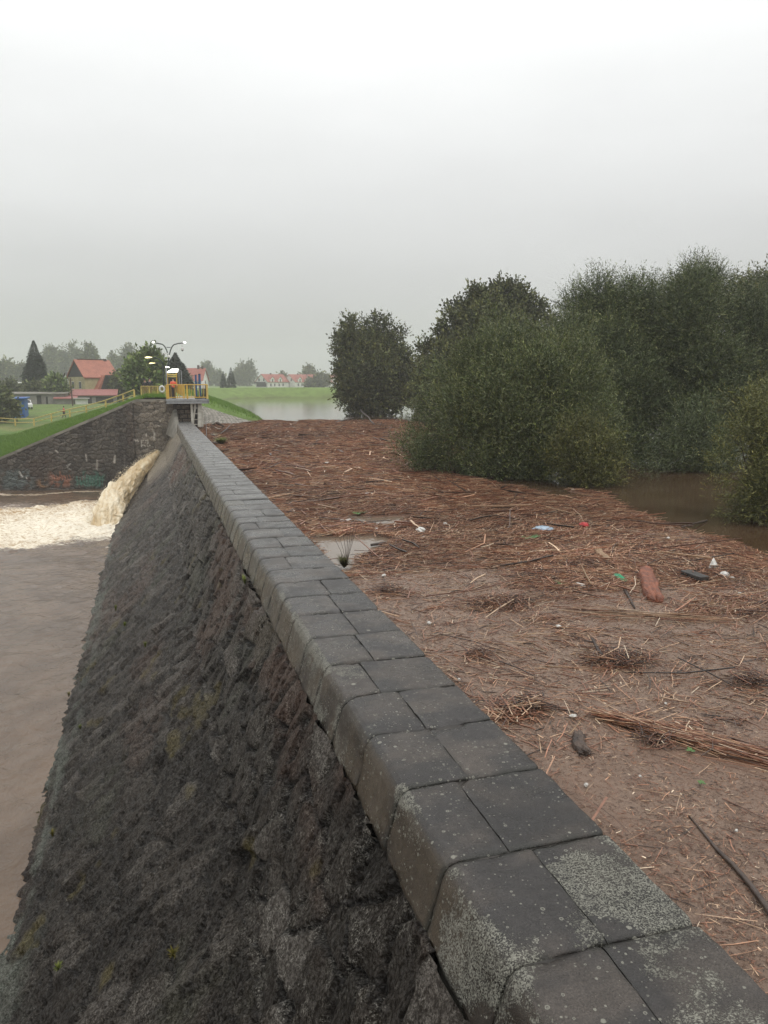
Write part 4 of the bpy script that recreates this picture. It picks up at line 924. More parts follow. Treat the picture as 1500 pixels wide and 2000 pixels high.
# ================================================================= PLANTS
def crown(name, lobes, n, K, SL, ll, lw, mat, parent, seed, up=.55, droop=0., shell=.3, zmin=.03, tint=(.65, 1.3), tipc=.5, sub=9):
    R = np.random.RandomState(seed); Lb = np.array(lobes, float)       # cx cy cz rx ry rz
    w = Lb[:, 3]*Lb[:, 5]; m_ = sub*len(Lb); pi_ = R.choice(len(Lb), m_, p=w/w.sum()); dd_ = R.randn(m_, 3); dd_ /= np.linalg.norm(dd_, axis=1)[:, None]; dd_[:, 1] = -np.abs(dd_[:, 1])*np.where(R.rand(m_) < .75, 1, -1)
    sr = (.28+.27*R.rand(m_))[:, None]; SLb = np.concatenate([Lb[pi_, :3]+dd_*Lb[pi_, 3:]*(1.06-sr*.5), Lb[pi_, 3:]*sr*np.array([1, 1, 1.25])], 1)
    Lb = np.concatenate([SLb, np.concatenate([Lb[:, :3], Lb[:, 3:]*.8], 1)*1.], 0)
    w = Lb[:, 3]*Lb[:, 5]; w[m_:] *= .12; ns = n//K; li = R.choice(len(Lb), ns, p=w/w.sum())
    d = R.randn(ns, 3); d /= np.linalg.norm(d, axis=1)[:, None]
    rad = np.clip(1-np.abs(R.randn(ns))*shell, .15, 1.)*(1+.16*R.randn(ns).clip(-1.5, 1.8))
    lump = .8+.45*fbm(d[:, 0]*2.2+li, d[:, 1]*2.2, d[:, 2]*2.2, o=3, s=seed)
    pos = Lb[li, :3]+d*Lb[li, 3:]*(rad*lump)[:, None]
    tw = d+np.array([0, 0, up])+R.randn(ns, 3)*.4; tw /= np.linalg.norm(tw, axis=1)[:, None]
    sl = SL*(.5+R.rand(ns))
    k = np.repeat(np.linspace(0, 1, K)[None], ns, 0)
    base = pos[:, None, :]+tw[:, None, :]*(k*sl[:, None])[..., None]
    base[..., 2] -= droop*k**2*sl[:, None]
    ld = tw[:, None, :]*.75+R.randn(ns, K, 3)*.55; ld[..., 2] -= droop*.8; ld /= np.linalg.norm(ld, axis=2)[..., None]
    sd = np.cross(ld, R.randn(ns, K, 3)); sd /= np.linalg.norm(sd, axis=2)[..., None]+1e-9
    l_ = ll*(.6+.7*R.rand(ns, K))[..., None]; w_ = lw*(.7+.6*R.rand(ns, K))[..., None]*.5
    V = np.stack([base, base+ld*l_*.45+sd*w_, base+ld*l_, base+ld*l_*.45-sd*w_], 2).reshape(-1, 3)
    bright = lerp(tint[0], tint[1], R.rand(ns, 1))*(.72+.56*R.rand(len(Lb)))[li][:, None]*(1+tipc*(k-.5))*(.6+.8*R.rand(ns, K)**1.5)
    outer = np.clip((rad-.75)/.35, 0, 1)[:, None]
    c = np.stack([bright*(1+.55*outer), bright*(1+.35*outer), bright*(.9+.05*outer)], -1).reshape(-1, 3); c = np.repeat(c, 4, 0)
    Q = np.arange(len(V)).reshape(-1, 4); ok = V[:, 2].reshape(-1, 4).min(1) > zmin
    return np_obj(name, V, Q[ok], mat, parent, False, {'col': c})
def LB(px, py, Y, r, sq=1., dep=1.):
    p = PY(px, py, Y); k = (p-Vector((0, 0, CZ))).dot(FW)/F
    return (p.x, p.y, p.z, r*k, r*k*dep, r*k*sq)
def tree(name, label, px, Y, zb, lobes, n, K, SL, ll, lw, mat, seed, group=None, cat='tree', trunk=.2, limbs=True, **kw):
    b = PY(px, 760, Y); root = empty(name, (b.x, b.y, zb)); tag(root, label, cat, group)
    lb = [(l[0]-b.x, l[1]-b.y, l[2]-zb, l[3], l[4], l[5]) for l in lobes]
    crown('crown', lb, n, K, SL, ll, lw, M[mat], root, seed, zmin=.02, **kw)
    rr = random.Random(seed); mb = MB(); top = max(l[2] for l in lb)
    c0 = max(lb, key=lambda l: l[2])
    mb.tube([(0, 0, -.6), (c0[0]*.2, c0[1]*.2, top*.3), (c0[0]*.6, c0[1]*.6, top*.65), (c0[0], c0[1], top+c0[5]*.3)], [trunk, trunk*.8, trunk*.5, trunk*.12], 7)
    mb.build('trunk', M['bark'], root, smooth=True)
    if limbs:
        mb = MB()
        for l in lb:
            h = l[2]*rr.uniform(.25, .45); s = Vector((c0[0]*h/top*.8, c0[1]*h/top*.8, max(h, .1))); e = Vector(l[:3])
            mb.tube([s, s.lerp(e, .5)+Vector((rr.uniform(-.3, .3), rr.uniform(-.3, .3), -.1*l[2])), e, e+Vector((rr.uniform(-.4, .4)*l[3], 0, l[5]*.7))], [trunk*.45, trunk*.32, trunk*.2, trunk*.05], 5)
            for q in range(3):
                t = Vector((rr.uniform(-1, 1)*l[3], rr.uniform(-1, 1)*l[4], rr.uniform(.1, .9)*l[5]))*.75
                mb.tube([e, e+t*.5+Vector((0, 0, .1)), e+t], [trunk*.16, trunk*.1, trunk*.03], 4)
        mb.build('limbs', M['bark'], root, smooth=True)
    return root
W = dict(K=9, up=.7, SL=.62, ll=.14, lw=.028)
tree('willow_bush', 'big rounded willow bush at the left of the flooded thicket, foot in the reeds', 1000, 31.5, 0, [LB(960, 715, 33, 88), LB(1050, 705, 33, 86), LB(880, 770, 34, 72), LB(1010, 800, 31, 105), LB(845, 845, 34, 62), LB(930, 860, 31.5, 88), LB(1090, 800, 31, 90), LB(1040, 890, 29.5, 68), LB(830, 900, 33.5, 48), LB(890, 925, 31, 42), LB(805, 890, 34, 40), LB(850, 915, 32, 40), LB(970, 925, 29.3, 34), LB(1110, 880, 29.5, 70)], 380000, mat='leaf_willow', seed=11, cat='bush', trunk=.16, **W)
tree('willow_shoots', 'lighter green young willow shoots in front of the dark thicket', 1140, 27.5, 0, [LB(1135, 850, 27.5, 40), LB(1165, 880, 27, 36), LB(1125, 905, 27, 42), LB(1165, 925, 26.6, 36), LB(1110, 938, 26.8, 26), LB(1195, 915, 27, 22)], 26000, mat='leaf_bush', seed=12, cat='bush', trunk=.05, **W)
tree('willow_shoots', 'low dark willow shoots hanging over the brown water in the gap', 1350, 30, 0, [LB(1340, 845, 31, 42), LB(1370, 880, 30, 50), LB(1320, 900, 30, 40), LB(1280, 925, 28.5, 28), LB(1385, 925, 29, 32)], 26000, mat='leaf_tall', seed=13, cat='bush', trunk=.05, **W)
T = dict(K=9, up=.5, SL=.75, ll=.17, lw=.036)
tree('tall_willow', 'tall willow with an uneven top left of the highest one in the thicket', 1180, 39, 0, [LB(1200, 610, 39, 66), LB(1150, 640, 39.5, 62), LB(1125, 690, 40, 60), LB(1210, 690, 38, 80), LB(1170, 760, 37, 88), LB(1220, 840, 35.5, 80), LB(1245, 580, 39, 40), LB(1190, 900, 33.5, 60)], 215000, mat='leaf_tall', seed=14, trunk=.22, **T)
tree('tall_willow', 'highest willow of the thicket with feathery top shoots', 1310, 38, 0, [LB(1330, 565, 38, 46), LB(1300, 590, 38, 58), LB(1375, 600, 38, 56), LB(1320, 660, 37, 90), LB(1270, 730, 36.5, 84), LB(1350, 750, 36, 90), LB(1300, 850, 34, 84), LB(1290, 910, 32, 50)], 240000, mat='leaf_tall', seed=15, trunk=.25, **T)
tree('tall_willow', 'broad willow at the right edge behind the yellowish bush', 1440, 38, 0, [LB(1420, 590, 38, 42), LB(1470, 630, 38, 60), LB(1420, 670, 37, 76), LB(1500, 680, 38, 80), LB(1450, 770, 36, 92), LB(1400, 840, 34, 74), LB(1385, 900, 32.5, 50), LB(1540, 780, 37, 90), LB(1560, 680, 37, 80)], 215000, mat='leaf_tall', seed=16, trunk=.22, **T)
tree('distant_tree', 'pale green treetop rising behind the thicket in the upper right', 1480, 62, 0, [LB(1465, 575, 62, 34), LB(1495, 562, 62, 26), LB(1520, 600, 62, 50), LB(1440, 600, 62, 24)], 16000, 6, 1.0, .34, .12, 'leaf_bush', 17, trunk=.3)
tree('willow_bush', 'yellowish green willow bush standing in the water at the right edge', 1490, 18.6, 0, [LB(1480, 820, 18.8, 62), LB(1450, 880, 18.6, 52), LB(1510, 880, 18.8, 80), LB(1455, 950, 18.3, 56), LB(1520, 960, 18.2, 80), LB(1440, 1000, 17.9, 36), LB(1490, 1010, 17.6, 44), LB(1560, 860, 19, 90), LB(1580, 960, 18.6, 90), LB(1500, 790, 19, 36)], 110000, K=8, SL=.32, ll=.10, lw=.022, mat='leaf_bush', seed=18, cat='bush', trunk=.07)
RO = dict(K=6, SL=.7, ll=.34, lw=.2, up=.3, shell=.32)
tree('oak_tree', 'dark round crowned tree rising behind the big willow bush', 950, 78, 0, [LB(882, 605, 78, 20), LB(935, 615, 78, 42), LB(990, 612, 78, 44), LB(1040, 628, 78, 32), LB(900, 660, 77, 44), LB(960, 670, 76, 60), LB(845, 680, 77, 24), LB(870, 720, 76, 44), LB(1020, 680, 77, 50), LB(850, 760, 75, 40), LB(1090, 640, 80, 22)], 80000, mat='leaf_round', seed=19, trunk=.45, **RO)
tree('oak_tree', 'freestanding round tree in the water left of the thicket', 720, 96, -.5, [LB(676, 650, 97, 27), LB(725, 645, 97, 28), LB(765, 660, 97, 24), LB(664, 690, 96, 22), LB(710, 690, 96, 42), LB(762, 700, 96, 34), LB(668, 735, 95, 26), LB(715, 745, 94, 48), LB(770, 748, 95, 38), LB(700, 785, 94, 26), LB(755, 785, 94, 34), LB(795, 770, 95, 26)], 75000, mat='leaf_round', seed=20, trunk=.4, **RO)
tree('oak_tree', 'pale misty tree between the freestanding tree and the big willow bush', 815, 120, 0, [LB(822, 730, 120, 24), LB(800, 750, 118, 22), LB(838, 760, 118, 30), LB(790, 735, 122, 12)], 12000, K=6, SL=.7, ll=.4, lw=.2, up=.4, mat='leaf_far', seed=21, trunk=.25)

FAR = dict(K=5, SL=1.2, ll=.75, lw=.42, up=.5, shell=.35)
def far_tree(label, px, Y, ytop, w, n, seed, mat='leaf_far', name='birch_tree', lean=0, **kw):
    if Y > 320: kw = dict(ll=1.5, lw=.85, SL=2.2)
    p = PY(px, 760, Y); zb = tz(p.x, p.y); yb = 749+(CZ-zb)*1500/Y; h = yb-ytop; rr = random.Random(seed); lb = []
    m = max(4, int(h/14)+3)
    for i in range(m):
        t = (i+.6)/m; ww = w*.5*(1-.55*abs(t-.45)*1.6); r = ww*rr.uniform(.5, .68)
        lb.append(LB(px+rr.uniform(-1, 1)*(ww-r)*1.2, yb-h*(.18+.75*t)+0, Y+rr.uniform(-2, 2), r, rr.uniform(.9, 1.3)))
    kk = dict(FAR); kk.update(kw)
    tree(name, label, px, Y, zb, lb, n, mat=mat, seed=seed, trunk=.25, limbs=False, group='trees beyond the dam', **kk)
def spruce(label, px, Y, ytop, w, n, seed):
    p = PY(px, 760, Y); zb = tz(p.x, p.y); yb = 749+(CZ-zb)*1500/Y; H_ = (yb-ytop)*Y/1500; R_ = w*.5*Y/1500; R = np.random.RandomState(seed)
    root = empty('spruce_tree', (p.x, p.y, zb)); tag(root, label, 'tree', 'trees beyond the dam')
    t = R.rand(n)**.8; t = np.round(t*H_*1.1)/(H_*1.1)+R.randn(n)*.03; t = 1-np.abs(1-np.clip(t, .02, 2)); a = R.rand(n)*2*np.pi
    prof = R_*(1-t)**.7*(.95+.3*np.sin(a*3+t*20)*.5+.2*R.rand(n)); f = R.rand(n)**.5
    x = np.cos(a)*prof*f; y = np.sin(a)*prof*f; z = t*H_-f*prof*.32+.25*R.randn(n)*.4
    base = np.stack([x, y, z], -1); d = np.stack([np.cos(a), np.sin(a), -.25+.3*R.randn(n)], -1); s = np.cross(d, R.randn(n, 3)*.5+np.array([0, 0, 1])); s /= np.linalg.norm(s, axis=1)[:, None]
    l_ = ((.45+.5*R.rand(n))*np.clip((1-t)*2.5, .3, 1))[:, None]; V = np.stack([base, base+d*l_*.4+s*.22*l_, base+d*l_, base+d*l_*.4-s*.22*l_], 1).reshape(-1, 3)
    c = np.repeat((.7+.6*R.rand(n, 1))*np.ones((1, 3)), 4, 0)
    np_obj('crown', V, np.arange(4*n).reshape(-1, 4), M['needle'], root, False, {'col': c})
    mb = MB(); mb.tube([(0, 0, -.3), (0, 0, H_*.9)], [.22, .02], 6); mb.build('trunk', M['bark'], root)
spruce('large dark spruce standing left of the house with the orange roof', 72, 212, 675, 54, 15000, 31)
spruce('dark spruce right behind the white canopy on the platform', 345, 165, 694, 62, 12000, 32)
spruce('small misty spruce right of the second red roofed house', 452, 300, 719, 18, 2500, 33)
spruce('faint narrow spruce next to the second red roofed house', 437, 310, 727, 12, 1600, 34)
for i, (px, Y, yt, w, n, mt, lab) in enumerate([
    (12, 470, 708, 34, 3500, 'leaf_far', 'leftmost pale tree at the edge of the picture'), (38, 480, 711, 34, 3500, 'leaf_far', 'pale tree just left of the large dark spruce'),
    (98, 560, 674, 40, 5000, 'leaf_far', 'misty tall tree directly right of the large dark spruce'), (125, 580, 672, 40, 5000, 'leaf_far', 'misty tall tree left behind the gable of the house'),
    (147, 570, 670, 34, 4500, 'leaf_far', 'misty tall tree behind the roof ridge of the house'), (176, 470, 670, 38, 6000, 'leaf_far', 'loose crowned birch right above the orange roof'),
    (110, 192, 738, 40, 4500, 'leaf_green', 'light green rounded bush tree at the left wall of the house'), (220, 540, 686, 34, 4500, 'leaf_far', 'misty tree right of the orange roof'),
    (250, 520, 674, 44, 6500, 'leaf_far', 'tall pale twin topped tree left of the curved lamp'), (285, 525, 680, 42, 6000, 'leaf_far', 'tall pale tree behind the curved lamp'),
    (312, 510, 690, 30, 4500, 'leaf_far', 'pale tree behind the pole of the double lamp'), (283, 135, 703, 84, 15000, 'leaf_green', 'fresh green maple behind the two people at the railing'),
    (232, 200, 735, 44, 4500, 'leaf_round', 'dark low tree beside the right wall of the house'), (400, 600, 714, 48, 5000, 'leaf_far', 'misty tree behind the second red roofed house'),
    (425, 580, 728, 26, 2500, 'leaf_far', 'low misty tree right of the two blue columns'), (483, 600, 713, 48, 6000, 'leaf_far', 'broad misty tree left of the far row of houses'),
    (468, 590, 724, 26, 3000, 'leaf_far', 'misty tree between the small spruce and the far row of houses'), (553, 510, 729, 16, 1500, 'leaf_far', 'dim treetop behind the left end of the far row of houses'),
    (603, 520, 721, 44, 3500, 'leaf_far', 'faint loose crowned tree behind the middle of the far houses'), (622, 425, 742, 34, 3500, 'leaf_far', 'grey green bush in front of the right end of the far houses'),
    (608, 428, 748, 16, 1500, 'leaf_far', 'small grey green bush at the gap between the far houses'), (4, 142, 775, 36, 6000, 'leaf_round', 'dark bush left of the blue shed'),
    (60, 195, 754, 30, 3000, 'leaf_round', 'low dark bush in front of the large dark spruce'), (88, 200, 752, 26, 2500, 'leaf_round', 'low dark bush behind the long garage roof'),
    (20, 200, 752, 40, 3000, 'leaf_round', 'low dark hedge tree behind the left end of the garage roof'), (350, 200, 742, 40, 4000, 'leaf_round', 'dark low tree behind the yellow cabin')]):
    far_tree(lab, px, Y, yt, w, n, 50+i, mt)
# weeds on the masonry
def weed(px, ratio_h, label, n, h, sc, mat='weed'):
    """tuft rooted on the dam face where the photo's ray through px meets height ratio"""
    pass
def tuft(p, n, spread, h, w, tint, lab):
    a = RS.rand(n)*6.28; q = np.sqrt(RS.rand(n)); hh = h*(.5+.7*RS.rand(n)); tip = np.stack([np.cos(a)*q*spread[0], np.sin(a)*q*spread[1], hh], -1)
    mid = tip*np.array([.45, .45, .62]); sd = np.stack([-np.sin(a), np.cos(a), 0*a], -1)*w*.5
    V = np.concatenate([[[0, 0, -.02]], np.stack([mid-sd, tip, mid+sd], 1).reshape(-1, 3)]); k = np.arange(n)*3+1
    c = np.concatenate([[tint[0]], np.repeat(lerp(np.array(tint[0]), np.array(tint[1]), RS.rand(n, 1)), 3, 0)])
    o = np_obj('weed_tuft', V, np.stack([0*k, k, k+1, k+2], -1), M['weed'], None, False, {'col': c}); o.location = p
    return tag(o, lab, 'weed')
def face_hit(px, py):
    d = ray(px, py); k = d.x/-d.z
    for (x0, z0), (x1, z1) in zip(prof_pts[:-1], prof_pts[1:]):
        for t in np.linspace(0, 1, 60):
            x = x0+(x1-x0)*t; z = z0+(z1-z0)*t
            if abs(x/(CZ-z)-k) < .004: return Vector((x-.03, d.y/-d.z*(CZ-z), z+.02))
    return None
for i, (px, py, n, h, lab) in enumerate([(228, 1195, 60, .22, 'yellow green weed tuft in the upper part of the battered face'), (247, 1225, 40, .16, 'small weed tuft just below the larger yellow green one'), (157, 1425, 30, .12, 'small bright weed low on the face near the water'), (482, 1142, 150, .13, 'long grass tuft growing under the coping'), (120, 1895, 16, .08, 'tiny bright green weed near the bottom left corner'), (345, 1868, 24, .08, 'orange brown weed in a joint near the bottom'), (105, 1635, 24, .12, 'rusty weed near the waterline at the lower left'), (135, 1362, 40, .16, 'rusty green weed at the waterline'), (284, 1265, 18, .14, 'faint weed in the middle of the face')]):
    n = max(n, 48); p = face_hit(px, py)
    if p is None: continue
    tint = ((.55, .45, .3), (1., .7, .5)) if 'rusty' in lab or 'orange' in lab else ((.6, .7, .5), (1.2, 1.15, 1.))
    tuft(p, n, (.06, .3) if n > 100 else (.09, .14), h, .012, tint, lab)
# sprig at the pool corner and at the far pool
p = PZ(672, 1108, 0.05)
tuft(p, 170, (.2, .5), .2, .02, ((.2, .17, .15), (.5, .42, .35)), 'grassy clump on the rim of the open pool beside the coping')
mb = MB()
for k in range(7): mb.tube([(0, 0, 0), (.05*k-.1, .1, .3+.05*k), (.09*k-.2, .2, .55+.07*k)], [.008, .006, .003], 4)
o = mb.build('dry_stalks', M['branch_dark']); o.location = p+Vector((.1, .2, 0)); tag(o, 'thin dry stalks rising from the grassy clump by the pool', 'twigs')
tuft(PZ(432, 868, .08), 260, (.7, 1.8), .4, .05, ((.5, .5, .3), (1., .95, .6)), 'yellowish grass clump beside the far end of the coping')
# pale drift trunks at the foot of the paved slope
thing_tube('floating_log', M['litter_white'], [tuple(PZ(416, 830, .15)), tuple(PZ(424, 824, .5))], [.12, .08], 'pale bleached trunk stub at the foot of the paved slope', 'log')
thing_tube('floating_log', M['log_brown'], [tuple(PZ(424, 826, .9)), tuple(PZ(438, 833, .1))], [.12, .07], 'brown trunk leaning at the foot of the paved slope', 'log')

# ================================================================= BUILDINGS
def gable_house(name, label, near_px, Y, al, Wd, Ln, ze, zr, wall, roof, gable=None, cat='house', wins=(), dorm=(), chim=(), balcony=False, over=.4, group=None, yb=None):
    p = PY(near_px, 750, Y); zb = tz(p.x, p.y)-.3; root = empty(name, (p.x, p.y, zb), math.radians(al)); tag(root, label, cat, group)
    e, r = ze-zb, zr-zb; g = e+(r-e)*.0
    mb = MB(); mb.prism([(0, 0), (Wd, 0), (Wd, e), (Wd/2, r-.12), (0, e)], 0, Ln, 'x'); mb.build('wall', M[wall], root)
    if gable:
        mb = MB(); mb.prism([(-.02, e), (Wd+.02, e), (Wd/2, r-.1)], -.08, -.003, 'x'); mb.build('gable_boards', M[gable], root)
    k = (r-e)/(Wd/2); o_ = over
    mb = MB()
    mb.prism([(-o_, e-k*o_), (Wd/2, r), (Wd/2, r+.22), (-o_-.05, e-k*o_+.2)], -o_, Ln+o_, 'x')
    mb.prism([(Wd/2+.001, r), (Wd+o_, e-k*o_), (Wd+o_+.05, e-k*o_+.2), (Wd/2+.001, r+.22)], -o_, Ln+o_, 'x')
    rf = mb.build('roof', M[roof], root)
    for (u, h) in chim:
        mb = MB(); mb.box(u, u+.7, Wd/2-.35, Wd/2+.35, r-.8, r+h); mb.build('chimney', M['wood_dark'], rf)
    for (face, a, z, w, h) in wins:      # face 'g': gable end, 's': long side
        f = MB(); q = MB()
        if face == 'g': f.box(-.1, -.09+.0, a-w/2-.1, a+w/2+.1, z-.1, z+h+.1); q.box(-.13, -.105, a-w/2, a+w/2, z, z+h); q2 = (-.15, -.135, a-.04, a+.04, z, z+h)
        else: f.box(a-w/2-.1, a+w/2+.1, -.06, -.04, z-.1, z+h+.1); q.box(a-w/2, a+w/2, -.09, -.065, z, z+h); q2 = (a-.04, a+.04, -.11, -.095, z, z+h)
        f.box(*q2); fo = f.build('window', M['white'], root); q.build('pane', M['glass'], fo)
    for (u, w, h) in dorm:               # small gabled dormers on the long side
        mb = MB(); z0 = e-.3; mb.prism([(u-w/2, z0), (u+w/2, z0), (u+w/2, z0+h*.6), (u, z0+h), (u-w/2, z0+h*.6)], -.25, Wd*.4, 'y'); d = mb.build('dormer', M[wall], root)
        mb = MB(); mb.poly([(u-w/2-.25, -.55, z0+h*.6-.2), (u, -.55, z0+h+.08), (u+w/2+.25, -.55, z0+h*.6-.2), (u-w/2-.25, Wd*.42, z0+h*.6-.2), (u, Wd*.42, z0+h+.08), (u+w/2+.25, Wd*.42, z0+h*.6-.2), (u, -.55, z0+h+.3), (u, Wd*.42, z0+h+.3)], [(0, 3, 7, 6), (6, 7, 5, 2), (0, 6, 1), (1, 6, 2), (0, 1, 4, 3), (1, 2, 5, 4)]); mb.build('dormer_roof', M[roof], d)
        mb = MB(); mb.box(u-.45, u+.45, -.30, -.26, z0+.1, z0+h*.55); mb.build('dormer_window', M['glass'], d)
    if balcony:
        mb = MB(); mb.box(-1.4, -.1, .4, Wd-.4, e-1.1, e-.95); mb.box(-1.4, -1.3, .4, Wd-.4, e-.95, e-.1); mb.build('balcony', M['boards'], root)
        mb = MB(); mb.box(-.14, -.1, 1., Wd-1., .6, 2.5); mb.build('doorway', M['dark'], root)
    return root, zb
# main house
rt, zb = gable_house('house', 'yellowish house with a steep orange roof and dark boarded gable left of the platform', 166, 200, 30, 8.8, 8.4, 5.6, 9.55, 'plaster', 'roof_orange', 'boards',
    wins=(('g', 2.4, 3.6, 1.1, 1.6), ('g', 6.2, 3.6, 1.1, 1.6), ('g', 2.4, 1.0, 1.1, 1.4), ('g', 6.2, 1.0, 1.1, 1.4)), chim=((7.2, .5),))
mb = MB(); e = 5.6-zb
mb.prism([(1.2, 1.8), (4.2, e+.45), (7.2, e+.45), (8.9, 2.6), (8.9, 2.4), (1.2, 1.6)], -1.9, .6, 'y'); cs = mb.build('catslide_roof', M['roof_orange'], rt)
mb = MB(); mb.prism([(2.4, 0), (8.7, 0), (8.7, 2.7), (8.45, 3.0), (2.75, 3.0), (2.4, 2.6)], -1.96, .3, 'y'); wg = mb.build('wing_wall', M['plaster'], rt)
mb = MB(); mb.prism([(2.8, 3.0), (8.45, 3.0), (7.1, e+.38), (4.3, e+.38)], -2.04, -1.965, 'y'); mb.build('wing_boards', M['boards'], rt)
mb = MB(); mb.box(5.6, 6.7, -2.0, -1.965, 1.5, 2.75); w_ = mb.build('window', M['white'], rt); mb = MB(); mb.box(5.72, 6.58, -2.03, -2.005, 1.6, 2.65); mb.build('pane', M['glass'], w_)
mb = MB(); mb.box(.5, 7.2, 4.3, 4.5, 9.55-zb+.2, 9.55-zb+.42); mb.build('ridge_tiles', M['wood_dark'], rt)
# low sheet roof shed in front of the house
def low_shed(name, label, x0p, x1p, Y, y_top, y_eave, depth, roof, wall, doors=(), slope_px=0):
    a, b = PY(x0p, 780, Y), PY(x1p, 780, Y); zb = tz((a.x+b.x)/2, Y)-.4; root = empty(name, (a.x, Y, zb)); tag(root, label, 'shed')
    w = b.x-a.x; zt = CZ-(y_top-749)*Y/1500-zb; ze = CZ-(y_eave-749)*Y/1500-zb
    mb = MB(); mb.box(0, w, 0, depth, 0, ze-.02); mb.build('wall', M[wall], root)
    mb = MB(); mb.prism([(-.5, ze), (depth+.3, zt), (depth+.3, zt+.18), (-.5, ze+.18)], -.4, w+.4, 'x'); mb.build('roof', M[roof], root)
    for (u0, u1, hh, mt) in doors:
        mb = MB(); mb.box(w*u0, w*u1, -.06, -.01, .15, ze*hh); mb.build('door', M[mt], root)
    return root
low_shed('lean_to_shed', 'long shed with a rusty red sheet roof in front of the yellowish house', 128, 226, 190, 761, 771, 6, 'roof_pink', 'plaster_grey', ((.42, .52, .85, 'dark'), (.6, .95, .9, 'dark')))
low_shed('small_shed', 'small grey shed with a red roof edge beside the long garages', 108, 146, 182, 773, 776.5, 3, 'roof_pink', 'plaster_grey', ((.62, .95, .8, 'plaster_grey'),))
low_shed('fence_panels', 'white panelled outbuilding left below the red sheet roof', 147, 171, 181, 776, 777, .6, 'plaster_grey', 'plaster_white', ())
low_shed('garage_row', 'long row of low grey garages with a flat pale roof edge', -22, 128, 184, 765.5, 768, 6, 'concrete', 'plaster_grey', ((.4, .46, .85, 'roof_pink'), (.62, .68, .92, 'dark'), (.74, .765, .8, 'dark'), (.3, .36, .8, 'dark')))
low_shed('blue_shed', 'blue boxy shed on the meadow in front of the garages', 17, 47, 150, 774.5, 776, 4, 'blue_tarp', 'blue_tarp', ((.3, .6, .85, 'blue_tarp'),))
low_shed('flat_roofed_hall', 'low hall with a long white roof edge far left behind the bushes', -20, 37, 250, 747.5, 748.6, 10, 'plaster_white', 'plaster_grey', ((.3, .5, .8, 'dark'),))
gable_house('distant_house', 'small white house half hidden behind the left of the yellowish house', 138, 255, 25, 7, 8, 4.6, 7.2, 'plaster_white', 'boards', wins=(('g', 2, 2.4, 1, 1.3),))
gable_house('red_roofed_house', 'white house with red roof and two chimneys right behind the platform', 358, 300, -20, 8, 7.2, 5.2, 9.5, 'plaster_white', 'roof_red', wins=(('s', 5.5, 3.2, 1., 1.3),), dorm=((1.8, 2.6, 3.0),), chim=((4.4, 1.3), (6.0, 1.0)))
for i, (npx, Ln, lab, bal) in enumerate(((523, 17, 'leftmost white terraced house with balcony beyond the grassy bank', True), (577, 15, 'middle white terraced house with red roof beyond the grassy bank', False), (613, 15, 'right white terraced house partly behind the freestanding tree', False), (645, 14, 'rightmost white terraced house seen past the leaves of the freestanding tree', False))):
    gable_house('terraced_house', lab, npx, 450+i*6, 35, 10.5, Ln, 5.0, 9.2, 'plaster_white', 'roof_red', wins=(('g', 3.2, 3.9, 1.2, 1.5), ('g', 7.2, 3.9, 1.2, 1.5), ('s', 2.4, .9, 1.1, 1.6), ('s', 5.4, .9, 1.1, 1.6), ('s', 9., .9, 1.1, 1.6), ('s', 12.2, .9, 1.1, 1.6)), dorm=((3.6, 3.0, 3.2), (9.8, 3.0, 3.2)), chim=((7, .8),), balcony=bal, group='far row of white houses')
# utility pole
a, b = PY(142, 790, 172), PY(137, 738, 172)
zb_ = tz(a.x, 172); root = empty('utility_pole', (a.x, 172, zb_)); tag(root, 'thin leaning reddish pole in front of the yellowish house', 'pole')
mb = MB(); mb.tube([(0, 0, 0), (b.x-a.x, 0, b.z-zb_)], [.14, .1], 8); mb.build('post', M['wood_dark'], root)
mb = MB(); mb.box(b.x-a.x-.5, b.x-a.x+.5, -.05, .05, b.z-zb_-.5, b.z-zb_-.38); mb.build('crossarm', M['wood_dark'], root)
# white van
p = PY(50, 788, 166); zz_ = tz(p.x, p.y); root = empty('parked_van', (p.x, p.y, zz_), math.radians(-70)); tag(root, 'small white van parked between the blue shed and the garages', 'van')
mb = MB(); mb.prism([(-2.1, .35), (2.0, .35), (2.05, .95), (1.15, 1.15), (.55, 1.75), (-2.0, 1.8), (-2.15, 1.1)], -.85, .85, 'y'); mb.build('body', M['white'], root, bevel=.08)
mb = MB(); mb.poly([(1.17, -.7, 1.2), (1.17, .7, 1.2), (.6, .62, 1.72), (.6, -.62, 1.72)], [(0, 1, 2, 3)]); mb.v = [(x+.03, y, z+.03) for x, y, z in mb.v]; mb.build('windscreen', M['glass'], root)
for s in (-1, 1):
    mb = MB(); mb.prism([(-.1, 1.15), (.95, 1.15), (.5, 1.62), (-.1, 1.65)], s*.862-.005, s*.862+.005, 'y'); mb.build('side_window', M['glass'], root)
    for u in (-1.35, 1.3):
        mb = MB(); mb.tube([(u, s*.72, .33), (u, s*.9, .33)], .33, 14); wh = mb.build('wheel', M['jacket_black'], root)
        mb = MB(); mb.tube([(u, s*.9, .33), (u, s*.92, .33)], .18, 10); mb.build('rim', M['grey_metal'], wh)

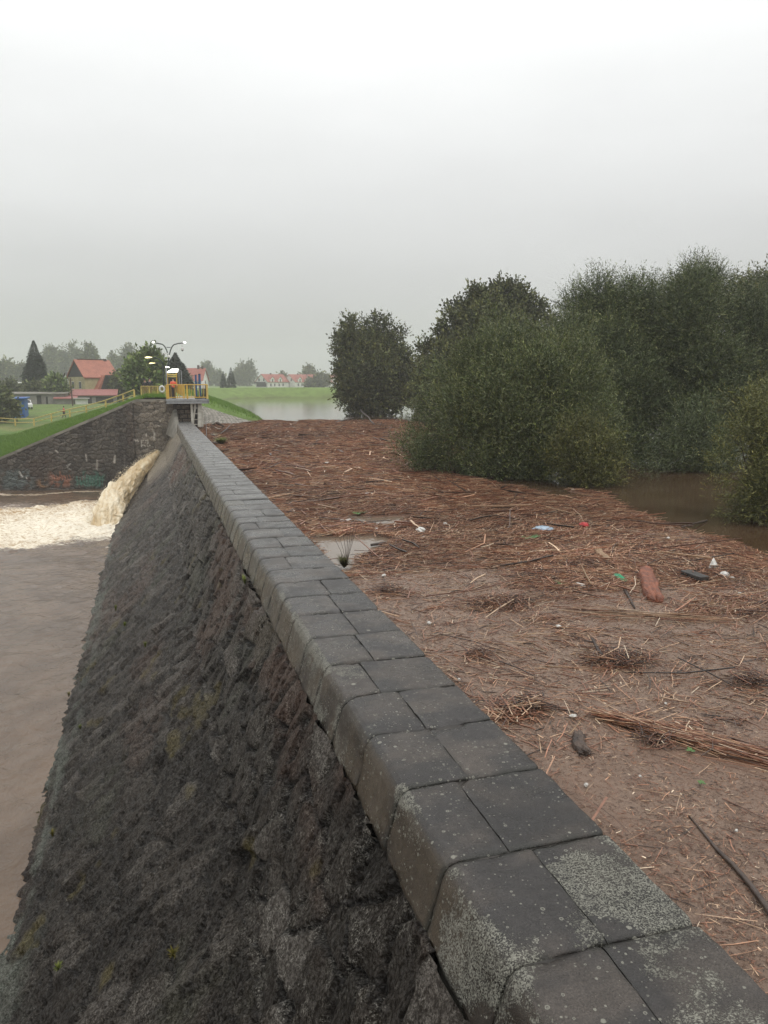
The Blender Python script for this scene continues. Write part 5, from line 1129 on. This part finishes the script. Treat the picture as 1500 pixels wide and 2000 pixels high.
# ================================================================= PLATFORM
DZ = 2.66
pf = empty('steel_platform', (2.6, 68.6, DZ)); tag(pf, 'steel service platform on legs at the far end of the dam', 'platform')
def PP(px, py, Y=68.6): return PY(px, py, Y)-Vector((2.6, 68.6, DZ))
x0, x1 = PP(325, 780).x, PP(406, 780).x
mb = MB(); mb.box(x0, x1, 0, 5.6, -.05, .02); mb.build('deck', M['deck'], pf)
mb = MB(); mb.box(x0-.05, x1+.05, -.06, -.0, -.09, .03); mb.box(x0-.05, x1+.05, -.2, .05, -.12, -.09); mb.box(x0, x1, -.12, -.06, -.32, -.12); mb.box(x0-.05, x1+.05, -.2, .05, -.36, -.32)
for k in range(5): mb.box(x0+.3+k*.8, x0+.36+k*.8, -.05, 5.5, -.3, -.09)
mb.build('girder', M['grey_metal'], pf)
def quad_leg(a, b, c, d, Y, th, name, mat):     # four corner pixels, clockwise from the top left
    P = [PP(*q, Y) for q in (a, b, c, d)]; mb = MB()
    mb.poly(P+[q+Vector((0, th, 0)) for q in P], [(0, 1, 2, 3), (7, 6, 5, 4), (0, 4, 5, 1), (1, 5, 6, 2), (2, 6, 7, 3), (3, 7, 4, 0)])
    return mb.build(name, M[mat], pf)
lg_ = quad_leg((372, 787), (376, 787), (379, 833), (374, 833), 68.9, .35, 'leg', 'cream_metal')
quad_leg((380, 787), (384, 787), (378.5, 829), (375.5, 829), 68.95, .3, 'leg', 'cream_metal')
quad_leg((386.3, 787), (394, 787), (394, 834), (386.5, 834), 68.9, .45, 'leg', 'cream_metal')
quad_leg((394.6, 803), (397.2, 803), (397.4, 834), (395, 834), 68.9, .3, 'brace', 'cream_metal')
mb = MB()
for yy in (797, 808, 819.5, 829):
    a, b = PP(377, yy, 69.05), PP(388, yy, 69.05); mb.box(a.x, b.x, a.y, b.y+.08, a.z-.04, a.z+.04)
a, b = PP(374, 789, 69.0), PP(383, 789, 69.0); mb.box(a.x, b.x, a.y, a.y+.1, a.z-.05, a.z+.1)
mb.build('ladder_rungs', M['cream_metal'], pf)
mb = MB(); a, b = PP(379, 787, 69.4), PP(388, 833, 69.4); mb.box(a.x, b.x, a.y, a.y+.1, b.z, a.z); mb.build('gate_plate', M['dark'], pf)

def railing(name, label, pts, h, posts, mat, balusters=True, r=.03, mid=True, gap=.16, base=0.):
    """pts: ground points of the run; posts every `posts` metres"""
    P = [Vector(p) for p in pts]; c = P[0].copy(); root = empty(name, c); tag(root, label, 'railing')
    up = Vector((0, 0, h)); t = MB(); t.tube([p-c+up for p in P], r, 6); t.build('top_rail', M[mat], root)
    if mid: t = MB(); t.tube([p-c+Vector((0, 0, h*(.12 if balusters else .5))) for p in P], r*.8, 6); t.build('lower_rail', M[mat], root)
    post = None; n = 0
    for a, b in zip(P[:-1], P[1:]):
        Ls = (b-a).length; k = max(1, round(Ls/posts))
        for i in range(k+1):
            if i == 0 and a != P[0]: continue
            q = a.lerp(b, i/k)-c
            if post is None:
                t = MB(); t.box(-r*1.3, r*1.3, -r*1.3, r*1.3, -.1, h); post = t.build('post', M[mat], root); o = post
            else: o = post.copy(); COL.objects.link(o); o.parent = root
            o.location = q
    if balusters:
        t = MB()
        for a, b in zip(P[:-1], P[1:]):
            m = int((b-a).length/gap)
            for i in range(1, m):
                q = a.lerp(b, i/m)-c; t.tube([q+Vector((0, 0, h*.12)), q+up], r*.35, 4, False)
        t.build('balusters', M[mat], root)
    return root
dk = lambda px, Y: Vector((PY(px, 778, Y).x, Y, DZ+.02))
rail1 = railing('yellow_railing', 'yellow front railing of the steel platform', [dk(326.5, 68.7), dk(405.3, 68.7)], 1.22, 1.75, 'yellow', True, .05, gap=.32)
railing('yellow_railing', 'short yellow side railing at the right end of the platform', [dk(405.0, 68.9), dk(403, 73.5)], 1.22, 2.2, 'yellow', True, .045)
railing('yellow_railing', 'paler yellow railing along the rear of the platform', [dk(361, 74.0), dk(381, 74.0)], 1.2, 1.4, 'yellow_pale', True, .035, gap=.14)
railing('yellow_railing', 'yellow railing in front of the two people above the wing wall', [Vector((PY(276, 770, 80).x, 80, 2.62)), Vector((PY(325.0, 770, 76).x, 76, 2.62))], 1.12, 1.55, 'yellow_pale', True, .035, gap=.14)
for nm, pxa, pxb in (('panel', 326, 331),):
    a, b = dk(pxa, 68.66)-rail1.location, dk(pxb, 68.66)-rail1.location
    mb = MB(); mb.box(a.x, b.x, a.y-.04, a.y-.0, .02, 1.2); mb.build('corner_panel', M['yellow'], rail1)
    a, b = dk(403.6, 68.66)-rail1.location, dk(407, 68.66)-rail1.location; mb = MB(); mb.box(a.x, b.x, a.y-.04, a.y, -.2, 1.15); mb.build('corner_panel', M['yellow_pale'], rail1)
A, B = PY(343, 752, 71.5), PY(359.3, 752, 69.3); Al, Bl = PY(343, 766, 71.5), PY(359.3, 775.5, 69.3)
root = empty('yellow_gate_panel', Bl); tag(root, 'solid yellow sheet panel with a slanted lower edge on the platform', 'panel')
mb = MB(); P = [q-Bl for q in (Al, Bl, B, A)]; mb.poly(P+[q+Vector((.02, .06, 0)) for q in P], [(0, 1, 2, 3), (7, 6, 5, 4), (0, 4, 5, 1), (1, 5, 6, 2), (2, 6, 7, 3), (3, 7, 4, 0)]); mb.build('sheet', M['yellow'], root)
mb = MB(); mb.tube([B-Bl+Vector((0, -.03, .05)), (0, -.03, -.15)], .045, 6); mb.build('post', M['yellow'], root)
# path railing running down the bank
pr = []
for px, py, Y in ((262, 766, 88), (240, 769, 92), (206, 781, 98), (168, 793, 105), (136, 801, 112), (100, 811, 120), (66, 819, 127), (30, 829, 133), (-10, 838, 138)):
    q = PY(px, py, Y); pr.append(Vector((q.x, q.y, tz(q.x, q.y))))
railing('path_railing', 'long pale yellow railing following the path down the grassy bank', pr, 1.1, 8.5, 'yellow_pale', False, .07)
# blue columns, white box
for px0, px1, yt, lab in ((380.2, 384, 733.5, 'left and slightly shorter of two blue gate columns on the platform'), (387, 391.6, 731.8, 'right and taller of two blue gate columns on the platform')):
    a, b = PY(px0, yt, 70.2), PY(px1, yt, 70.2); r = (b.x-a.x)/2; root = empty('gate_column', ((a.x+b.x)/2, 70.2, DZ+.02)); tag(root, lab, 'column', 'blue gate columns')
    hh = a.z-DZ; mb = MB(); mb.tube([(0, 0, .25), (0, 0, hh)], r, 16); mb.build('column', M['blue'], root, smooth=False)
    mb = MB(); mb.tube([(0, 0, hh), (0, 0, hh+.06)], r*1.1, 16); mb.build('cap', M['dark_metal'], root)
    mb = MB(); mb.box(-r*1.7, r*1.7, -r*1.7, r*1.7, 0, .25); mb.build('base', M['dark_metal'], root)
a, b = PY(393.5, 745, 69.6), PY(401, 759.5, 69.6); root = empty('control_box', ((a.x+b.x)/2, 69.6, DZ+.02)); tag(root, 'white control box on dark posts at the right of the platform', 'cabinet')
w_ = (b.x-a.x)/2; mb = MB(); mb.box(-w_, w_, -.12, .12, b.z-DZ, a.z-DZ); mb.build('housing', M['white'], root, bevel=.02)
mb = MB(); mb.box(-w_+.04, w_-.04, -.14, -.122, b.z-DZ+.05, a.z-DZ-.05); mb.build('door', M['white'], root)
for s in (-1, -.0, 1): mb = MB(); mb.box(s*w_*.75-.04, s*w_*.75+.04, -.05, .05, 0, b.z-DZ); mb.build('leg', M['wood_dark'], root)
mb = MB(); mb.tube([(w_*1.15, 0, 0), (w_*1.15, 0, a.z-DZ+.05)], .03, 6); mb.build('conduit', M['dark_metal'], root)
# cabin with lit canopy
Yc = 73.0; root = empty('gate_cabin', (PY(335, 775, Yc).x, Yc, DZ+.02)); tag(root, 'open yellow steel cabin with a brightly lit white canopy', 'cabin')
def CC(px, py, Y=Yc): return PY(px, py, Y)-Vector(root.location)
a, b = CC(326, 722), CC(346.5, 728.5); mb = MB(); mb.poly([(a.x, -.5, b.z), (b.x, -.5, b.z+.05), (b.x+.15, .9, a.z), (a.x+.45, .9, a.z), (a.x, -.5, b.z+.1), (b.x, -.5, b.z+.16), (b.x+.15, .9, a.z+.1), (a.x+.45, .9, a.z+.1)], [(0, 3, 2, 1), (4, 5, 6, 7), (0, 1, 5, 4), (1, 2, 6, 5), (2, 3, 7, 6), (3, 0, 4, 7)])
mb.build('canopy', M['lamp_white'], root)
for pa, pb in ((326.2, 327.6), (343.6, 345.4)):
    a, b = CC(pa, 728), CC(pb, 728); mb = MB(); mb.box(a.x, b.x, -.05, .05, 0, a.z); mb.build('post', M['yellow'], root)
a, b = CC(326.5, 730.5), CC(345, 736); mb = MB(); mb.box(a.x, b.x, -.09, -.055, b.z+.14, a.z); mb.box(a.x, b.x, -.09, -.055, b.z-.02, b.z+.07); mb.build('lintel', M['yellow_pale'], root)
a, b = CC(327, 741), CC(343, 745); mb = MB(); mb.box(a.x, b.x, 1., 1.05, -.0, CC(330, 737).z); mb.build('rear_panel', M['dark'], root)
a, b = CC(349, 723), CC(354.2, 750)
mb = MB()
for px in (349.2, 353.8): q = CC(px, 723); mb.box(q.x-.03, q.x+.03, -.03, .03, 0, q.z)
mb.box(CC(346, 723).x, CC(354, 723).x, -.03, .03, a.z-.05, a.z); mb.build('frame', M['grey_metal'], root)
a = CC(324, 717); mb = MB(); mb.tube([(a.x, -.1, 0), (a.x, -.1, a.z)], .055, 8); mb.build('mast', M['grey_metal'], root)
mb = MB(); mb.tube([(a.x-.05, -.3, a.z+.02), (a.x+.3, -.3, a.z-.02)], [.05, .04], 8); mb.build('floodlight', M['lamp_white'], root)
mb = MB(); q = CC(352, 741); mb.box(CC(334.5, 752).x, CC(341, 752).x, -1.2, -1., CC(338, 754.5).z, CC(338, 752.5).z); mb.build('shelf', M['white'], root)
# lifebuoy
p = PY(316.3, 760, 75.9); mb = MB(); ring = []
n1_, n2_ = 20, 8
for i in range(n1_):
    for k in range(n2_):
        A_, B_ = 2*math.pi*i/n1_, 2*math.pi*k/n2_; R_ = .21+.075*math.cos(B_); ring.append((R_*math.cos(A_), .075*math.sin(B_), R_*1.25*math.sin(A_)))
mb.poly(ring, [(i*n2_+k, i*n2_+(k+1) % n2_, ((i+1) % n1_)*n2_+(k+1) % n2_, ((i+1) % n1_)*n2_+k) for i in range(n1_) for k in range(n2_)])
o = mb.build('lifebuoy', M['white'], smooth=True); o.location = p; tag(o, 'white ring lifebuoy hung on the yellow railing left of the platform', 'lifebuoy')
# double armed street lamp
Y = 73.4; b = PY(328.3, 775, Y); root = empty('street_lamp', (b.x, Y, DZ+.02)); tag(root, 'tall dark street lamp with two arms and lit white heads on the platform', 'street lamp')
def LL(px, py): return PY(px, py, Y)-Vector(root.location)
mb = MB(); mb.tube([(0, 0, 0), LL(329.2, 745), LL(329.5, 700)], [.09, .08, .07], 10); mb.build('pole', M['dark_metal'], root)
for s, pts in ((-1, [(329.2, 702), (328, 692), (325.5, 684), (322, 677), (317.5, 672.5), (310, 671), (301, 669.3)]), (1, [(329.8, 702), (331, 692), (333, 684), (336, 677), (340, 673), (348, 671), (359, 669.5)])):
    mb = MB(); mb.tube([LL(*q) for q in pts], .05, 8); ar = mb.build('arm', M['dark_metal'], root)
    e_ = LL(*pts[-1]); mb = MB(); mb.tube([e_+Vector((-s*.08, 0, .02)), e_+Vector((s*.06, 0, .03)), e_+Vector((s*.2, 0, .01))], [.04, .085, .04], 10); mb.build('lamp_head', M['lamp_white'], ar, smooth=True)
a, c = LL(325.3, 678.5), LL(333.2, 678.5); mb = MB(); mb.tube([a, c], .035, 6); mb.build('crossbar', M['dark_metal'], root)
q = LL(355.6, 671); mb = MB(); mb.tube([q, q-Vector((0, 0, .3))], .03, 6); mb.tube([q-Vector((0, 0, .3)), q-Vector((0, 0, .42)), q-Vector((0, 0, .6))], [.06, .13, .12], 10)
cm = mb.build('dome_camera', M['white'], root, smooth=True); mb = MB(); mb.blob(q-Vector((0, 0, .6)), (.1, .1, .09), 10, 6, 0); mb.build('dome', M['glass'], cm)
q = LL(326, 691); mb = MB(); mb.box(q.x-.28, q.x+.1, -.12, .0, q.z-.05, q.z+.08); mb.build('camera', M['white'], root, bevel=.02)
q = LL(329.5, 695.5); mb = MB(); mb.blob((q.x, q.y-.1, q.z), (.13, .13, .13), 10, 6, 0); mb.build('camera', M['white'], root, smooth=True)
# curved single lamps
def curved_lamp(label, Y, pole_px, pts, head, k=1.):
    b = PY(pole_px, 770, Y); zb = max(tz(b.x, Y), 0) if Y > 88 else DZ+.02
    root = empty('curved_lamp', (b.x, Y, zb)); tag(root, label, 'street lamp')
    P = [PY(*q, Y)-Vector(root.location) for q in pts]
    mb = MB(); mb.tube([(0, 0, 0)]+P, [.08]+[.06]*(len(P)-1)+[.04], 8); mb.build('pole', M['dark_metal'], root, smooth=True)
    e = PY(*head, Y)-Vector(root.location); mb = MB(); mb.tube([P[-1], e, e+Vector((-.25*k, 0, -.02))], [.03, .09*k, .04], 10); mb.build('lamp_head', M['lamp_warm'], root, smooth=True)
curved_lamp('curved lamp with a lit yellow head leaning over the two people', 85, 319, [(319.5, 740), (319, 716), (317, 708), (312, 702.5), (305, 699), (297, 698)], (288, 698))
curved_lamp('smaller curved lamp with lit yellow head further away', 125, 319, [(319, 740), (318.5, 720), (316, 713), (310, 709.5), (303, 709)], (294.5, 709.5), 1.)

# ================================================================= PEOPLE
def skin_body(name, verts, edges, radii, mat, parent, root_i=0, sub=1):
    me = bpy.data.meshes.new(name); me.from_pydata(verts, edges, []); o = link(name, me, mat, parent)
    m = o.modifiers.new('skin', 'SKIN'); m.use_smooth_shade = True
    if not me.skin_vertices: pass
    sv = me.skin_vertices[0].data
    for i, r in enumerate(radii): sv[i].radius = (r, r); sv[i].use_root = (i == root_i)
    s = o.modifiers.new('sub', 'SUBSURF'); s.levels = sub; s.render_levels = sub
    return o
def person(label, loc, rz, jacket, trousers, stride=.0, h=1.76, arm='rail'):
    root = empty('person', loc, rz); tag(root, label, 'person'); s = h/1.76
    V = []; E_ = []; R_ = []
    def add(p, r, j=None):
        V.append((p[0]*s, p[1]*s, p[2]*s)); R_.append(r*s)
        if j is not None: E_.append((j, len(V)-1))
        return len(V)-1
    pel = add((0, 0, .95), .12); ch = add((0, 0, 1.22), .13, pel); sh = add((0, 0, 1.42), .11, ch); nk = add((0, .0, 1.52), .055, sh); hd = add((0, .0, 1.63), .09, nk); hd2 = add((0, .01, 1.69), .082, hd)
    arms = {}
    for sd in (-1, 1):
        a = add((sd*.19, 0, 1.40), .06, sh)
        if arm == 'rail': e = add((sd*.27, .10, 1.18), .045, a); w = add((sd*.2, .33, 1.10), .03, e); dirv = (0, 1, -.15)
        elif arm == 'walk': e = add((sd*.25, -.08*sd, 1.15), .045, a); w = add((sd*.25, .10*sd+.08, .93), .03, e); dirv = (0, .35, -1)
        else: e = add((sd*.25, .02, 1.13), .045, a); w = add((sd*.24, .08, .88), .03, e); dirv = (0, .15, -1)
        palm = add((V[w][0]/s+dirv[0]*.06, V[w][1]/s+dirv[1]*.06, V[w][2]/s+dirv[2]*.06), .032, w)
        for k in range(4):
            ln = (.075, .085, .08, .06)[k]; b0 = V[palm]; f1_ = add((b0[0]/s+(k-1.5)*.018, b0[1]/s+dirv[1]*ln*.6+.01, b0[2]/s+dirv[2]*ln*.6-.01), .009, palm)
            add((V[f1_][0]/s, V[f1_][1]/s+dirv[1]*ln*.4, V[f1_][2]/s+dirv[2]*ln*.4-.015), .008, f1_)
        add((V[palm][0]/s-sd*.045, V[palm][1]/s+.02, V[palm][2]/s+.0), .010, palm)
        hp = add((sd*.09, 0, .88), .09, pel); st = stride*sd
        kn = add((sd*.10, st*.5+.02, .50), .06, hp); an_ = add((sd*.10, st-.02, .09), .042, kn); add((sd*.11, st+.13, .04), .035, an_)
        arms[sd] = (a, e, w, hp, kn, an_)
    skin_body('body', V, E_, R_, M['skin'], root)
    # jacket
    JV = []; JE = []; JR = []
    def ja(p, r, j=None):
        JV.append(p); JR.append(r*s)
        if j is not None: JE.append((j, len(JV)-1))
        return len(JV)-1
    def sc(p): return (p[0]*s, p[1]*s, p[2]*s)
    j0 = ja(sc((0, 0, .86)), .165); j1 = ja(sc((0, 0, 1.1)), .16, j0); j2 = ja(sc((0, 0, 1.38)), .15, j1); ja(sc((0, -.01, 1.48)), .085, j2)
    for sd in (-1, 1):
        a, e, w = arms[sd][:3]; q = ja(V[a], .085, j2); q = ja(V[e], .068, q); ja(V[w], .05, q)
    skin_body('jacket', JV, JE, JR, M[jacket], root)
    TV = [sc((0, 0, .93))]; TE = []; TR = [.14*s]
    for sd in (-1, 1):
        i = 0
        for vi, r in zip(arms[sd][3:], (.115, .085, .07)): TV.append(V[vi]); TR.append(r*s); TE.append((i, len(TV)-1)); i = len(TV)-1
    skin_body('trousers', TV, TE, TR, M[trousers], root)
    mb = MB(); mb.blob((0, -.015*s, 1.70*s), (.098*s, .108*s, .105*s), 12, 8, .03); mb.build('hair', M['hair'], root, smooth=True)
    mb = MB()
    for sd in (-1, 1): mb.blob((sd*.033*s, .085*s, 1.655*s), (.012*s, .01*s, .009*s), 6, 4, 0)
    mb.build('eyes', M['glass'], root); mb = MB(); mb.blob((0, .1*s, 1.625*s), (.013*s, .02*s, .022*s), 6, 4, 0); mb.blob((0, .088*s, 1.585*s), (.026*s, .01*s, .007*s), 6, 4, 0); mb.build('nose_and_mouth', M['skin'], root)
    for sd in (-1, 1): mb = MB(); mb.box(sd*.11*s-.045*s, sd*.11*s+.045*s, stride*sd*s-.09*s, stride*sd*s+.19*s, 0, .08*s); mb.build('shoe', M['jacket_black'], root, bevel=.02)
p = PY(284, 770, 84); person('person in dark clothes, left of the two at the railing', (p.x, 84, 2.69), math.radians(185), 'jacket_black', 'jeans', .05, 1.72)
p = PY(293.5, 770, 84); person('taller person in dark clothes, right of the two at the railing', (p.x, 84, 2.69), math.radians(172), 'jacket_black', 'jeans', .05, 1.84, 'down')
p = PY(339, 770, 71.2); person('person in an orange red jacket standing under the lit canopy', (p.x, 71.2, DZ+.03), math.radians(200), 'jacket_orange', 'jeans', .05, 1.78)
p = PY(125, 808, 122); person('person in a pinkish red jacket walking down the path by the railing', (p.x, 122, tz(p.x, 122)+.02), math.radians(100), 'jacket_pink', 'jacket_black', .22, 1.66, 'walk')

# ================================================================= AIR, SKY, LIGHT, CAMERA
mb = MB(); mb.box(-1950, 1950, -120, 1950, -9, 80); o = mb.build('haze', None); tag(o, kind='stuff')
m = bpy.data.materials.new('haze'); m.use_nodes = True; nt = m.node_tree; nt.nodes.clear()
out = nd(nt, 'ShaderNodeOutputMaterial'); pv = nd(nt, 'ShaderNodeVolumePrincipled'); pv.inputs['Color'].default_value = (.945, .955, .95, 1); pv.inputs['Density'].default_value = .0007; pv.inputs['Anisotropy'].default_value = .2
L(nt, pv.outputs[0], out.inputs['Volume']); o.data.materials.append(m)

EL, AZ = math.radians(58), math.radians(150)
wd = bpy.data.worlds.new('World'); scn.world = wd; wd.use_nodes = True; nt = wd.node_tree; nt.nodes.clear()
wo = nd(nt, 'ShaderNodeOutputWorld'); tc = nd(nt, 'ShaderNodeTexCoord'); sx = nd(nt, 'ShaderNodeSeparateXYZ'); L(nt, tc.outputs['Generated'], sx.inputs[0])
rp = nd(nt, 'ShaderNodeValToRGB'); L(nt, sx.outputs['Z'], rp.inputs[0]); cr = rp.color_ramp; cr.interpolation = 'B_SPLINE'
cr.elements[0].position = 0; cr.elements[0].color = (.43, .447, .443, 1); cr.elements[1].position = 1; cr.elements[1].color = (1.35, 1.36, 1.36, 1)
for p_, v in ((.07, .475), (.14, .585), (.21, .70), (.32, .87), (.42, 1.0), (.6, 1.15)):
    e_ = cr.elements.new(p_); e_.color = (v*.99, v*1.003, v, 1)
mp = nd(nt, 'ShaderNodeMapping'); mp.inputs[3].default_value = (1.5, 1.5, 5); L(nt, tc.outputs['Generated'], mp.inputs[0])
cn = nd(nt, 'ShaderNodeTexNoise'); cn.inputs['Scale'].default_value = 1.3; cn.inputs['Detail'].default_value = 4; L(nt, mp.outputs[0], cn.inputs['Vector'])
cm_ = nd(nt, 'ShaderNodeMapRange'); L(nt, cn.outputs['Fac'], cm_.inputs[0]); cm_.inputs[1].default_value = .3; cm_.inputs[2].default_value = .7; cm_.inputs[3].default_value = .93; cm_.inputs[4].default_value = 1.06
vm_ = nd(nt, 'ShaderNodeVectorMath', operation='SCALE'); L(nt, rp.outputs[0], vm_.inputs[0]); L(nt, cm_.outputs[0], vm_.inputs['Scale'])
b1 = nd(nt, 'ShaderNodeBackground'); L(nt, vm_.outputs[0], b1.inputs[0]); b1.inputs[1].default_value = 1.16
sk = nd(nt, 'ShaderNodeTexSky', sky_type='NISHITA'); sk.sun_disc = False; sk.sun_elevation = EL; sk.sun_rotation = AZ; sk.air_density = 1; sk.dust_density = 6
b2 = nd(nt, 'ShaderNodeBackground'); L(nt, sk.outputs[0], b2.inputs[0]); b2.inputs[1].default_value = .003
ad = nd(nt, 'ShaderNodeAddShader'); L(nt, b1.outputs[0], ad.inputs[0]); L(nt, b2.outputs[0], ad.inputs[1]); L(nt, ad.outputs[0], wo.inputs[0])
ld = bpy.data.lights.new('sun', 'SUN'); ld.energy = .9; ld.angle = math.radians(40); ld.color = (1, .97, .93)
lo = bpy.data.objects.new('sun', ld); COL.objects.link(lo)
sd_ = Vector((math.sin(AZ)*math.cos(EL), math.cos(AZ)*math.cos(EL), math.sin(EL))); lo.rotation_euler = sd_.to_track_quat('Z', 'Y').to_euler()
cam = bpy.data.cameras.new('camera'); co_ = bpy.data.objects.new('camera', cam); COL.objects.link(co_)
cam.sensor_fit = 'VERTICAL'; cam.sensor_height = 36; cam.lens = F/2000*36; cam.clip_end = 6000; cam.clip_start = .05
co_.matrix_world = Matrix(((RT.x, UP.x, -FW.x, 0), (RT.y, UP.y, -FW.y, 0), (RT.z, UP.z, -FW.z, CZ), (0, 0, 0, 1)))
scn.camera = co_
scn.view_settings.view_transform = 'Standard'; scn.view_settings.look = 'None'; scn.view_settings.exposure = 0; scn.view_settings.gamma = 1
cy = scn.cycles; cy.max_bounces = 5; cy.diffuse_bounces = 2; cy.glossy_bounces = 2; cy.transmission_bounces = 1; cy.volume_bounces = 1; cy.transparent_max_bounces = 2
cy.use_adaptive_sampling = True; cy.adaptive_threshold = .012; cy.use_denoising = True; cy.denoiser = 'OPENIMAGEDENOISE'; cy.denoising_prefilter = 'ACCURATE'; cy.sample_clamp_indirect = 4
